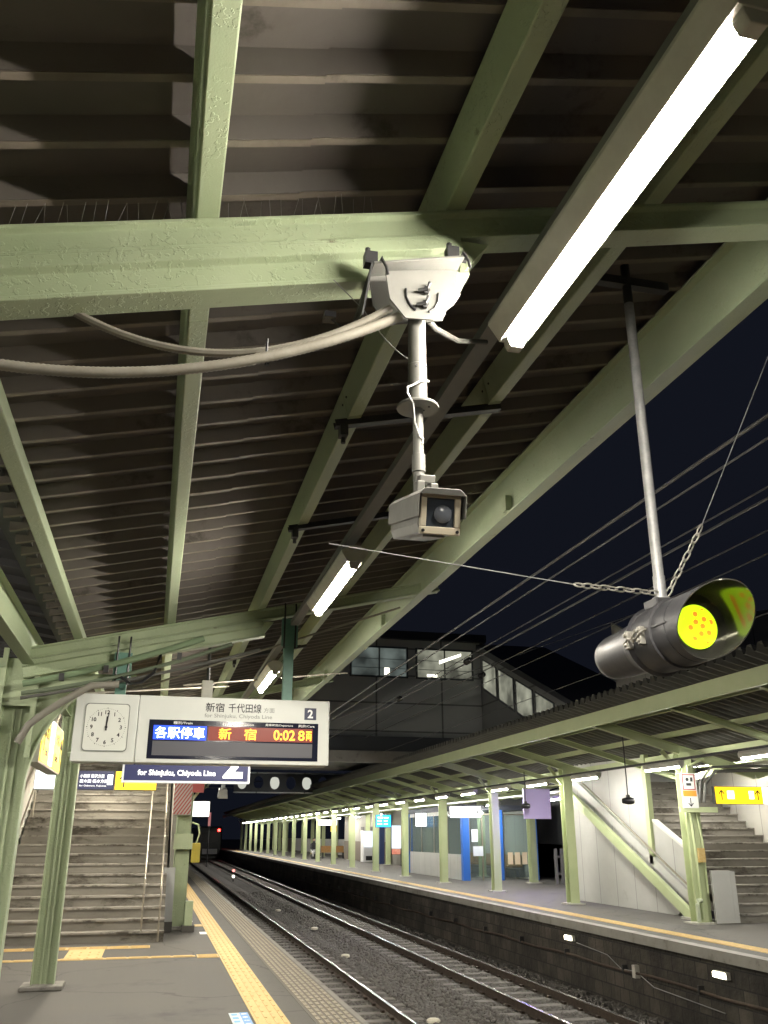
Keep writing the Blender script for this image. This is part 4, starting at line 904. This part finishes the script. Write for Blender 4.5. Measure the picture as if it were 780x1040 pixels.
q = MB(); q.tube([(-.15, 1.0, .52), (-.15, 7.0, 3.5)], .022, 8); q.build('handrail', STAIN, t)
MB().box(-.12, 0, 2.56, 2.72, 1.0, 3.35).build('green_post', GREEN2, t)
t = thing('stair_stringer', (10.72, 17.5, 0), 'green diagonal steel beam slanting down in front of the white stair wall', 'beam')
MB().ext([(-.05, -.11), (.05, -.11), (.05, .11), (-.05, .11)], (0, 0, .02), (0, 5.4, 2.62)).build('beam', GREEN2, t, bevel=.01)
MB().box(-.12, .12, -.6, .3, 0, .04).build('base_plate', mat('plate_pale', (.4, .4, .36), .6), t)
t = thing('end_panel', (10.74, 16.45, 0), 'plain white panel standing at the foot of the right stairs', 'panel')
MB().box(-.20, .20, -.03, .03, .02, .95).build('sheet', PANEL, t); MB().box(.202, .30, -.03, .5, .02, .93).build('return_panel', PANEL, t)
t = thing('stair_wall', (13.72, 16.4, 0), 'pale inner wall with two brown handrails beyond the right stairs', 'wall')
MB().poly([(0, -1.5, 0), (0, 9, 0), (0, 9, 8.0), (0, 5, 6.0), (0, -1.5, 3.1)], (.1, 0, 0)).build('wall_panel', WOODG, t)
q = MB()
for h in (.62, .90):
    q.tube([(-.06, -.3, h), (-.06, 0, h+.02), (-.06, 8.5, h+8.5*a)], .02, 8)
    for s in np.arange(.5, 8.5, 1.4): q.tube([(-.06, s, h+s*a), (0, s, h+s*a-.04)], .010, 6)
q.build('handrail', mat('handrail_brown', (.16, .12, .08), .5), t, smooth=True)
MB().ext([(-.01, -.14), (.01, -.14), (.01, .14), (-.01, .14)], (-.02, -.1, .1), (-.02, 8.5, .1+8.5*a)).build('skirting', mat('skirt_brown', (.16, .145, .12), .6), t)
t = thing('exit_sign', (12.65, 18.0, 2.23), 'long lit yellow sign with arrows and white end hanging over the right stairs', 'sign')
MB().box(-.82, 1.0, -.05, .05, 0, .37).build('casing', BLACK, t); MB().box(-.81, .36, -.056, -.05, .01, .36).build('face', YEL, t); MB().box(.36, .99, -.056, -.05, .01, .36).build('white_face', WLIT, t)
q = MB(); arrow(q, -.66, .19, .2, 0, org=(0, -.057, 0)); arrow(q, .24, .19, .2, 0, org=(0, -.057, 0)); q.build('arrow', INK, t)
q = MB().box(-.52, -.35, -.058, -.056, .11, .28).box(.02, .14, -.058, -.056, .11, .28); q.build('pictogram', WLIT, t)
q = MB(); [q.bar((x, 0, .37), (x, 0, .72), .025) for x in (-.5, .6)]; q.build('hanger', GREEN2, t)

# lamps of the opposite platform
l1 = lamp_fixture('tube_light', (9.6, 13.0, 2.88), 'bright tube light at the right edge above the opposite platform', G2, TUBEF, 1.25, .14)
lampY = [16.2, 19.6, 22.4] + [25.1 + 2.8*k for k in range(29)]
for k, y in enumerate(lampY):
    dup(l1, (9.6, y, 2.88), f'tube light over the opposite platform, {ORD[k+1]} in its row from the right edge' if k < 9 else 'small distant tube light in the row over the opposite platform')
l2 = lamp_fixture('tube_light', (12.3, 27.0, 2.72), 'inner row tube light over the waiting room front', G2, TUBEF, 1.25, .14)
for k, y in enumerate((33, 39, 45, 51, 57, 63, 69)): dup(l2, (12.3, y, 2.72), f'inner row tube light over the opposite platform, {ORD[k]} beyond the waiting room front')
l3 = dup(l2, (12.4, 18.9, 3.2), 'tube light added under the canopy to brighten the right stairs')  # lamp added to lighten the right steps
l4 = dup(l2, (12.4, 13.2, 2.95), 'tube light added in front of the right stairs to brighten the steps')  # second lamp added for brighter steps
t = thing('cable_raceway', (9.6, 8, 2.93), 'thin dark raceway carrying the tube lights of the opposite platform', 'raceway'); MB().box(-.03, .03, 0, 100, 0, .045).build('duct', DARKM, t)
t = thing('cable_duct', (11.1, 24, 2.72), 'long white cable duct under the opposite canopy beyond the stairs', 'duct'); MB().box(-.04, .04, 0, 60, 0, .06).build('duct', SIGNW, t)
# violet board with its violet lamp
t = thing('violet_board', (10.05, 24.3, 2.02), 'lilac board hanging left of the white stair wall, violet lamplight painted into its colour', 'board')
MB().box(-.08, .72, 0, .06, 0, .80).build('sheet', VIOL, t); MB().bar((.6, 0, .8), (.6, 0, 1.1), .03).build('hanger', GREEN2, t)
lamp_fixture('violet_light', (11.0, 26.2, 2.70), 'violet blue tube light behind the first front column', 'violet light', TUBEV, .55, .12)
def hang_cam(x, y, z, lab, dz):
    t = thing('hanging_camera', (x, y, z), lab, 'camera', 'small black cameras on drop rods')
    MB().tube([(0, 0, .08), (0, 0, dz)], .012, 6).build('rod', DARKM, t)
    MB().lathe([(-.13, .02), (-.12, .05), (-.02, .075), (.06, .075), (.12, .05), (.13, .02)], (0, 0, 0), (.8, -.6, 0), 14).build('body', BLACK, t, smooth=True)
    MB().box(-.03, .03, -.03, .03, .05, .12).build('joint', BLACK, t)
hang_cam(9.6, 17.7, 2.27, 'black camera on a long drop rod in front of the white stair wall', 1.35)
hang_cam(9.9, 24.0, 2.35, 'small black camera on a drop rod in front of the lilac board', .9)

# signs / screens on the opposite platform
def board(name, x, y, z, w, h, lab, m, cat='sign', d=.08, hang=.5):
    t = thing(name, (x, y, z), lab, cat)
    MB().box(-w/2, w/2, 0, d, 0, h).build('casing', DARKM, t); f = MB().box(-w/2+.02, w/2-.02, -.008, 0, .02, h-.02).build('face', m, t)
    if hang: MB().bar((-w*.3, d/2, h), (-w*.3, d/2, h+hang), .03).bar((w*.3, d/2, h), (w*.3, d/2, h+hang), .03).build('hanger', GREEN2, t)
    return t
t = board('platform_sign', 9.95, 29.3, 2.12, 1.1, .38, 'glowing white sign with a small right arrow between two front columns', WLIT)
q = MB(); [q.bar(p, r_, .03, .01, up=(0, 1, 0)) for p, r_ in (((.25, -.014, .19), (.45, -.014, .19)), ((.45, -.014, .19), (.37, -.014, .27)), ((.45, -.014, .19), (.37, -.014, .11)))]; q.build('arrow', INK, t)
t = board('station_sign', 10.15, 35.3, 1.9, .48, .52, 'small square white lit sign with a blue line, left of the arrow sign', WLIT)
MB().box(-.2, .2, -.012, -.008, .15, .2).build('blue_line', BLUEP, t)
t = board('information_screen', 10.4, 42.5, 1.93, .75, .56, 'bright blue information screen hanging over the opposite platform', SCRB, 'screen')
q = MB()
for k, w in enumerate((.5, .38, .42)): q.box(-.28, -.28+w*.5, -.011, -.008, .40-.14*k, .46-.14*k); q.box(.02, .02+w*.45, -.011, -.008, .40-.14*k, .45-.14*k)
q.build('text_rows', SCRW, t)
t = board('platform_sign', 10.6, 58, 2.15, 1.2, .36, 'distant white lit sign over the opposite platform', WLIT)
t = board('yellow_sign', 12.5, 66, 1.8, .45, .8, 'small distant yellow lit sign near the seated person', YEL, hang=.3)
t = board('poster', 13.6, 52, .55, .8, 1.5, 'pink poster board left of the columns under the blue screen', POSTER, 'poster', hang=0)
MB().bar((-.35, .04, 0), (-.35, .04, .55), .06).bar((.35, .04, 0), (.35, .04, .55), .06).build('leg', DARKM, t)
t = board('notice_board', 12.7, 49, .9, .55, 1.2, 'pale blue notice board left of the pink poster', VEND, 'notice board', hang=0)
MB().bar((-.2, .04, 0), (-.2, .04, .9), .05).bar((.2, .04, 0), (.2, .04, .9), .05).build('leg', DARKM, t)
# waiting room
wr = thing('waiting_room', (11.5, 34.0, 0), 'glass waiting room with blue corner posts on the opposite platform', 'waiting room')
q = MB()
for (x, y) in ((0, 0), (1.35, 0), (2.75, 0), (0, 8)): q.box(x-.13, x+.13, y-.13, y+.13, 0, 2.5)
q.build('blue_post', BLUEP, wr)
MB().box(-.15, 2.9, -.15, 8.2, 2.5, 2.68).build('roof', mat('roof_navy', (.03, .035, .05), .6), wr)
MB().box(-.02, .02, .2, 7.8, 0, .9).box(-.02, .02, .2, 7.8, 2.35, 2.5).build('lower_panel', PANEL, wr)
g = MB().box(-.01, .01, .2, 7.8, .9, 2.35); g.build('side_glass', GLASS, wr)
g = MB().box(.2, 1.2, -.01, .01, .1, 2.35).box(1.55, 2.6, -.01, .01, .1, 2.35); g.build('front_glass', GLASS, wr)
q = MB()
for x in (.16, .68, 1.18, 1.54, 2.6): q.box(x-.025, x+.025, -.03, .03, 0, 2.5)
q.box(.16, 1.2, -.03, .03, 2.32, 2.37); q.box(1.54, 2.6, -.03, .03, 2.32, 2.37)
for y in (.2, 2.1, 4, 5.9, 7.8): q.box(-.03, .03, y-.03, y+.03, .9, 2.4)
q.build('mullion', STAIN, wr)
for k in range(3):
    t = thing('poster_stand', (13.35 + .0*k, 33.75, .45+.0), 'x', 'poster') if False else None
q = MB()
for k in range(3): q.box(1.68+.29*k, 1.68+.29*k+.2, -.05, -.02, .55, .98)
MB().box(2.74, 2.78, .2, 8, 0, 2.5).box(0, 2.75, 8.0, 8.05, 0, 2.5).build('rear_wall', WOODG, wr)
for k in range(9):
    MB().box(2.25, 2.68, 1.0+.7*k, 1.5+.7*k, .40, .45).box(2.62, 2.68, 1.0+.7*k, 1.5+.7*k, .45, .85).build('seat', WOOD, wr)
MB().box(2.3, 2.6, .9, 7.2, .30, .36).box(2.4, 2.5, 1.0, 1.1, 0, .3).box(2.4, 2.5, 6.9, 7.0, 0, .3).build('seat_rail', STAIN, wr)
for y in (2.2, 5.6): MB().box(1.2, 1.32, y-.6, y+.6, 2.40, 2.45).build('ceiling_lamp', TUBEI, wr)
q.build('leaflet_panel', mat('leaflet', (.7, .58, .42), .6), wr)
q = MB().box(.3, .7, -.04, -.015, .85, 1.2).box(.25, .5, -.04, -.015, 1.35, 1.8); q.build('notice', mat('notice_pale', (.6, .65, .75), .5), wr)
# picket fence
t = thing('picket_fence', (13.6, 30.6, 0), 'white slatted fence behind the columns left of the stair wall', 'fence')
q = MB()
for k in range(14): q.box(k*.22, k*.22+.10, 0, .04, 0, 1.15)
q.box(0, 3.1, .04, .07, .3, .38).box(0, 3.1, .04, .07, .85, .93); q.build('pickets', WHITEP, t)
t = thing('picket_fence', (13.6, 50.0, 0), 'grey slatted fence beside the pink poster', 'fence')
q = MB()
for k in range(22): q.box(k*.2-.4, k*.2-.29, 0, .04, 0, 1.4)
q.build('pickets', CONC, t)
# station rooms and back walls
t = thing('station_room', (13.4, 52.5, 0), 'beige platform building with dark doorways behind the columns', 'building')
MB().box(0, 3, .5, 14, 0, 3.0).build('wall', WOODG, t)
MB().box(-.3, -.0+.298, 2, 3.2, 0, 2.2).build('vestibule', mat('door_blue', (.03, .05, .14), .4), t)
q = MB()
for y in (5, 7.5, 10.5): q.box(-.01, .02, y, y+1.0, .1, 2.1)
q.build('door', mat('door_dark', (.05, .05, .06), .4), t)
MB().box(-.012, .02, .5, 14, 0, 1.2).build('dado', mat('dado_brown', (.17, .14, .11), .6), t)
t = thing('vending_machine', (12.9, 56.5, 0), 'white glowing vending machine against the platform building', 'vending machine')
MB().box(-.35, .4, -.1, .7, .05, 1.85).build('cabinet', WTXT2, t); MB().box(-.33, .38, -.115, -.1, .9, 1.8).build('display_window', VEND, t); MB().box(-.2, .2, -.115, -.1, .15, .4).build('pickup_slot', BLACK, t)
t = thing('parapet_wall', (15.6, 14, 0), 'pale low wall at the back of the opposite platform', 'wall')
MB().box(0, .12, 20, 118, 0, 1.25).build('wall_panel', mat('parapet', (.30, .30, .28), .6), t)
t = thing('back_wall', (15.6, 24, 0), 'dark rear wall behind the waiting room', 'wall')
MB().box(0, .15, 0, 42, 0, 3.2).build('wall_panel', mat('rear_dark', (.05, .055, .06), .6), t)
# bench and person
t = thing('bench', (12.5, 68.0, 0), 'small wooden bench against the far wall of the opposite platform', 'bench')
MB().box(-.5, 1.2, -.2, .25, .40, .46).build('seat', WOOD, t); MB().box(-.5, 1.2, .25, .30, .46, .85).build('backrest', WOOD, t)
for x in (-.4, 1.1): MB().box(x-.04, x+.04, -.15, .2, 0, .40).build('leg', DARKM, t)
def skinned(name, V, E, Rr, m, parent):
    me = bpy.data.meshes.new(name); me.from_pydata(V, E, []); o = bpy.data.objects.new(name, me); COL.objects.link(o)
    if parent: o.parent = parent
    s = o.modifiers.new('skin', 'SKIN')
    for i, r_ in enumerate(Rr): me.skin_vertices[0].data[i].radius = (r_, r_) if not isinstance(r_, tuple) else r_
    me.skin_vertices[0].data[0].use_root = True
    ss = o.modifiers.new('sub', 'SUBSURF'); ss.levels = 1; ss.render_levels = 1; me.materials.append(m); return o
ps = thing('person', (11.30, 67.2, 0), 'person in a dark jacket and pale trousers sitting on the far platform', 'person')
V = [(0, 0, .50), (0, .02, .75), (0, 0, .98), (0, -.01, 1.10), (0, -.03, 1.2), (0, -.03, 1.30),
     (.17, 0, .97), (.22, -.08, .72), (.15, -.28, .60), (.12, -.36, .58), (-.17, 0, .97), (-.22, -.08, .72), (-.15, -.28, .60), (-.12, -.36, .58),
     (.10, -.05, .48), (.12, -.42, .46), (.12, -.45, .10), (.12, -.58, .04), (-.10, -.05, .48), (-.12, -.42, .46), (-.12, -.45, .10), (-.12, -.58, .04)]
E_ = [(0, 1), (1, 2), (2, 3), (3, 4), (4, 5), (2, 6), (6, 7), (7, 8), (8, 9), (2, 10), (10, 11), (11, 12), (12, 13), (0, 14), (14, 15), (15, 16), (16, 17), (0, 18), (18, 19), (19, 20), (20, 21)]
Rr = [.14, .15, .15, .06, .09, .08, .07, .055, .045, .04, .07, .055, .045, .04, .09, .07, .05, .04, .09, .07, .05, .04]
skinned('body', V, E_, Rr, CLOTHD, ps)
skinned('trousers', [(0, -.02, .49), (.10, -.06, .48), (.12, -.42, .465), (.12, -.45, .14), (-.10, -.06, .48), (-.12, -.42, .465), (-.12, -.45, .14)], [(0, 1), (1, 2), (2, 3), (0, 4), (4, 5), (5, 6)], [.15, .105, .085, .07, .105, .085, .07], CLOTHW, ps)
MB().lathe([(0, .01), (.02, .06), (.09, .085), (.16, .08), (.20, .04), (.21, .01)], (0, -.045, 1.17), (0, 0, 1), 14).build('face', SKIN, ps, smooth=True)
MB().lathe([(0, .08), (.06, .098), (.11, .09), (.15, .04), (.155, .005)], (0, -.02, 1.26), (0, 0, 1), 14).build('hair', HAIR, ps, smooth=True)
t = thing('stool', (11.30, 67.2, 0), 'low dark seat under the sitting person', 'seat'); MB().box(-.2, .2, -.1, .2, .34, .40).build('seat', WOOD, t); MB().box(-.15, .15, -.05, .15, 0, .34).build('leg', DARKM, t)

# lamps low on the block wall
w0 = None
for k, (y, lab) in enumerate(((13.0, 'small glowing lamp low on the block wall, nearest the lower right corner'), (18.2, 'small glowing lamp on the block wall below the white stair wall'), (7.5, 'small lamp on the block wall outside the view'))):
    if w0 is None:
        w0 = thing('wall_lamp', (8.30, y, -.34), lab, 'wall lamp', 'small lamps on the block wall')
        MB().box(-.02, .05, -.17, .17, -.05, .05).build('casing', HOUSE, w0, bevel=.005); MB().box(-.045, -.02, -.15, .15, -.035, .035).build('lit_lens', WALLL, w0, bevel=.006)
    else: dup(w0, (8.30, y, -.34), lab)
q = thing('junction_box', (8.30, 15.6, -.62), 'small pale junction box with a cable on the block wall between its lamps', 'box')
MB().box(-.03, .06, -.05, .05, -.10, .10).build('casing', HOUSE, q); MB().tube([(0, .05, 0), (0, .5, -.02), (0, 1.0, .15), (0, 1.5, .18), (.01, 2.3, .22)], .008, 6).tube([(0, -.05, 0), (0, -.6, -.16), (0, -2.6, -.22)], .008, 6).build('cable', GALV, q, smooth=True)

# ================================================================== OVERHEAD STATION BUILDING
bd = thing('station_building', (0, 33, 0), 'dark grey elevated station building with a row of windows crossing over the tracks', 'building')
MB().box(-2, 12.0, 0, 9, 5.0, 8.75).build('wall', BLDG, bd)
MB().box(-2.2, 12.2, -.25, 9.2, 8.75, 9.05).build('roof', BLDGR, bd)
MB().box(-2, 12.0, -.6, 9, 4.4, 5.0).build('girder', BLDG2, bd)
MB().box(-2, 11, -.9, -.6, 4.05, 4.45).build('walkway_edge', CONC, bd)
wx = [(-1.6, 1.0), (1.3, 3.6), (3.9, 6.35), (6.75, 9.05), (9.35, 11.7)]
for k, (x0, x1) in enumerate(wx):
    w = MB().box(x0, x1, -.03, 0, 7.25, 8.45).build('window', BLDG2, bd)
    mid = (x0+x1)/2
    p_ = MB().box(x0+.08, mid-.03, -.04, -.03, 7.32, 8.38).box(mid+.03, x1-.08, -.04, -.03, 7.32, 8.38); p_.build('pane', PANEB if k == 4 else PANE, w)
    q = MB()
    for f_ in range(2): q.box(x0+.1, x1-.1, -.045, -.04, 7.6+.35*f_, 7.62+.35*f_)
    q.build('glazing_bar', BLDG2, w)
q = MB().box(8.1, 8.3, -.05, -.045, 7.36, 7.62).box(9.8, 10.2, -.05, -.045, 7.34, 7.44).poly([(10.3, -.05, 7.85), (11.2, -.05, 8.2), (11.2, -.05, 8.3), (10.3, -.05, 7.98)], (0, .004, 0)); q.build('lamp_glow', PANEW, bd)
# descending stair enclosure (right of the building, towards the viewer)
en = thing('stair_enclosure', (12.0, 33, 0), 'grey covered stairway sloping down from the station building with slanted windows', 'building')
def sp(y): return 8.15 - .40*(33-y)      # roof line
MB().poly([(0, 0, sp(33)+.35), (0, -11.5, sp(21.5)+.35), (0, -11.5, sp(21.5)-.9), (0, -3, 5.2), (0, 0, 5.0)], (2.6, 0, 0)).build('wall', BLDG, en)
MB().poly([(-.15, .1, sp(33)+.35), (-.15, -11.7, sp(21.3)+.35), (-.15, -11.7, sp(21.3)+.5), (-.15, .1, sp(33)+.60)], (3.0, 0, 0)).build('roof', BLDGR, en)
for k in range(6):
    y1 = 32.7 - 1.65*k; y0 = y1 - 1.45
    w = MB().poly([(-.02, y1-33, sp(y1)+.05), (-.02, y0-33, sp(y0)+.05), (-.02, y0-33, sp(y0)-1.15), (-.02, y1-33, sp(y1)-1.15)], (.02, 0, 0)).build('window', BLDG2, en)
    MB().poly([(-.03, y1-.08-33, sp(y1)-.03), (-.03, y0+.08-33, sp(y0)+.03), (-.03, y0+.08-33, sp(y0)-1.03), (-.03, y1-.08-33, sp(y1)-1.08)], (.008, 0, 0)).build('pane', PANEB, w)
# big dark roof and pale wall further right
bk = thing('concourse_wing', (14.6, 33, 0), 'large dark station wing with pale panel wall behind the signal', 'building')
MB().poly([(0, 0, 8.6), (4.2, 0, 6.9), (4.2, 0, 4.2), (0, 0, 4.2)], (0, 6, 0)).build('roof', BLDGR, bk)
MB().box(4.2, 22, -1, 6, 4.0, 8.3).build('wall', BLDG, bk)
MB().poly([(5, -1.2, 8.3), (22, -1.2, 8.3), (22, -1.2, 13.0), (8.0, -1.2, 10.2), (5, -1.2, 8.9)], (0, 6, 0)).build('upper_wall', mat('pale_cladding', (.16, .16, .155), .6, c2=(.19, .19, .18), sc=.5), bk)
add_node_joints(bpy.data.materials['pale_cladding'], 0, 1.3, .05, .4)
MB().box(4.6, 8.4, -1.05, -1, 7.1, 8.0).build('window', PANEB, bk)
MB().box(5.0, 5.6, -1.06, -1.05, 7.55, 7.85).build('window_lamp', PANEW, bk)
# castellated footbridge girders with round openings
LITP = mat('bridge_lit', (.6, .6, .55), .5, emit=(.9, .92, .8), es=.2)
def girder(y, z, h, x0, x1, lab, lit):
    t = thing('bridge_girder', (0, y, z), lab, 'bridge girder', 'girders with round openings')
    r = h*.36; P = h*.92; q = MB(); n_ = int((x1-x0)/P); lg = MB()
    for k in range(n_):
        cx = x0 + (k+.5)*P; N = 16
        for s in range(N):
            a0, a1 = 2*math.pi*s/N, 2*math.pi*(s+1)/N
            def outp(a):
                c_, s_ = math.cos(a), math.sin(a); m = max(abs(c_)/(P/2), abs(s_)/(h/2)); return (cx+c_/m, s_/m)
            i0 = (cx+r*.75*math.cos(a0), r*math.sin(a0)); i1 = (cx+r*.75*math.cos(a1), r*math.sin(a1)); o0, o1 = outp(a0), outp(a1)
            for yy, fl in ((0, 1), (.06, 0)): q.add([(i0[0], yy, i0[1]), (i1[0], yy, i1[1]), (o1[0], yy, o1[1]), (o0[0], yy, o0[1])], [(0, 1, 2, 3)])
            q.add([(i0[0], 0, i0[1]), (i1[0], 0, i1[1]), (i1[0], .06, i1[1]), (i0[0], .06, i0[1])], [(0, 1, 2, 3)])
        if k % 2 == lit: MB().lathe([(0, r*.98), (.02, r*.98)], (cx+.05, .5, .0), (0, 1, 0), 16).build('lit_panel', LITP, t)
    q.build('web', BLDG2, t); MB().box(x0, x1, -.12, .18, h/2, h/2+.06).box(x0, x1, -.12, .18, -h/2-.06, -h/2).build('flange', BLDG, t)
girder(50, 5.75, .95, 4, 17.5, 'upper dark girder with round openings, some lit white, crossing beyond the station building', 1)
girder(50, 4.25, .95, 4, 14.5, 'lower dark girder with round openings beyond the station building', 0)
t = thing('footbridge_deck', (0, 50.6, 6.5), 'dark footbridge deck above the round opening girders', 'footbridge'); MB().box(2, 22, 0, 4, 0, 1.2).build('deck', BLDG, t)

# overhead wires
WIREM = mat('wire_copper_dull', (.09, .09, .09), .55, .4)
def wire(s, x, y0, y1, r, lab, drop=0):
    t = thing('overhead_wire', (x, y0, 0), lab, 'overhead wire', 'overhead wires above the tracks'); z = 1.6 + s*x
    P = [(0, (y1-y0)*k/24, z-1.2*drop*math.sin(math.pi*(k % 12)/12)) for k in range(25)]
    MB().tube(P, r, 6).build('wire', WIREM, t)
wire(.66, 3.6, 1, 31, .008, 'contact wire over the near track, topmost of the wire bundle')
wire(.70, 3.6, 1, 31, .013, 'thick dark feeder just above the near contact wire')
wire(.575, 5.4, 1, 31, .009, 'thin wire between the two tracks, upper of the middle pair')
wire(.555, 5.4, 1, 31, .014, 'cable between the two tracks, lower of the middle pair')
wire(.50, 6.94, 1, 31, .011, 'wire over the far track, upper one')
wire(.46, 6.94, 1, 31, .009, 'wire over the far track, lower one')
wire(.36, 7.6, 1, 31, .007, 'thin wire close above the opposite canopy edge')
for k, (x, y, z) in enumerate(((5.4, 15.5, 4.62), (5.4, 20.5, 4.62), (6.94, 19, 5.0))):
    t = thing('wire_insulator', (x, y, z), ['dark insulator on the middle wires, nearer one', 'dark insulator on the middle wires, farther one', 'dark insulator on the far track wire'][k], 'insulator', 'insulators on the wires')
    MB().lathe([(-.14, .02), (-.10, .06), (-.05, .03), (0, .06), (.05, .03), (.10, .06), (.14, .02)], (0, 0, 0), (0, 1, 0), 12).build('discs', BLACK, t)
t = thing('tie_wire', (9, 24, 0), 'thin diagonal wire in front of the station building wall', 'wire')
MB().tube([(-6, 8, 4.4), (4, -5, 7.4)], .012, 5).build('wire', GALV, t)
# distant train, signal lamps, masts
tr = thing('train', (6.94, 118, -1.1), 'distant dark train with a red tail lamp at the end of the opposite platform', 'train')
MB().box(-1.4, 1.4, 0, 60, .35, 3.7).build('body', TRAINM, tr, bevel=.15); MB().box(-1.1, 1.1, -.03, 0, 1.9, 3.0).build('windscreen', BLACK, tr)
MB().lathe([(0, .16), (.05, .14)], (1.0, -.02, 3.25), (0, -1, 0), 12).build('tail_lamp', REDLAMP, tr); MB().box(-.9, .9, -.04, -.0, .5, 1.1).build('skirt', WTXT2, tr)
MB().box(-1.3, 1.3, 1, 58, 0, .4).build('bogies', BLACK, tr)
t = thing('track_lamp', (5.25, 62, -1.2), 'small white and red marker lamp post between the tracks', 'marker lamp')
MB().tube([(0, 0, 0), (0, 0, .8)], .03).build('post', DARKM, t); MB().lathe([(0, .09), (.06, .09)], (0, 0, .30), (0, -1, 0), 12).build('white_lamp', PANEW, t); MB().lathe([(0, .09), (.06, .09)], (0, 0, .65), (0, -1, 0), 12).build('red_lamp', mat('pink_lamp', (1, .3, .3), .4, emit=(1, .3, .25), es=0.69), t)
t = thing('track_lamp', (2.35, 78, 0), 'single tiny white lamp near the end of the near platform', 'marker lamp')
MB().tube([(0, 0, -1.2), (0, 0, .45)], .03).build('post', DARKM, t); MB().lathe([(0, .12), (.06, .12)], (0, 0, .5), (0, -1, 0), 12).build('white_lamp', PANEW, t)
t = thing('red_signal', (5.1, 90, 0), 'slim distant pink signal panel left of the train', 'signal')
MB().tube([(0, 0, -1.2), (0, 0, 3.2)], .06).build('post', DARKM, t); MB().box(-.12, .12, -.1, -.06, 2.4, 3.6).build('panel', mat('pink_panel', (.5, .2, .2), .5, emit=(.8, .3, .3), es=0.115), t)
for k, (x, y) in enumerate(((5.25, 44), (5.25, 70))):
    t = thing('catenary_mast', (x, y, -1.2), ['dark catenary mast between the tracks, nearer one', 'dark catenary mast between the tracks, farther one'][k], 'mast', 'catenary masts')
    MB().bar((0, 0, 0), (0, 0, 8), .12).build('post', BLDG2, t); MB().bar((-2.4, 0, 6.6), (2.4, 0, 6.6), .08).bar((-2.4, 0, 6.1), (2.4, 0, 6.1), .05).build('arm', BLDG2, t)
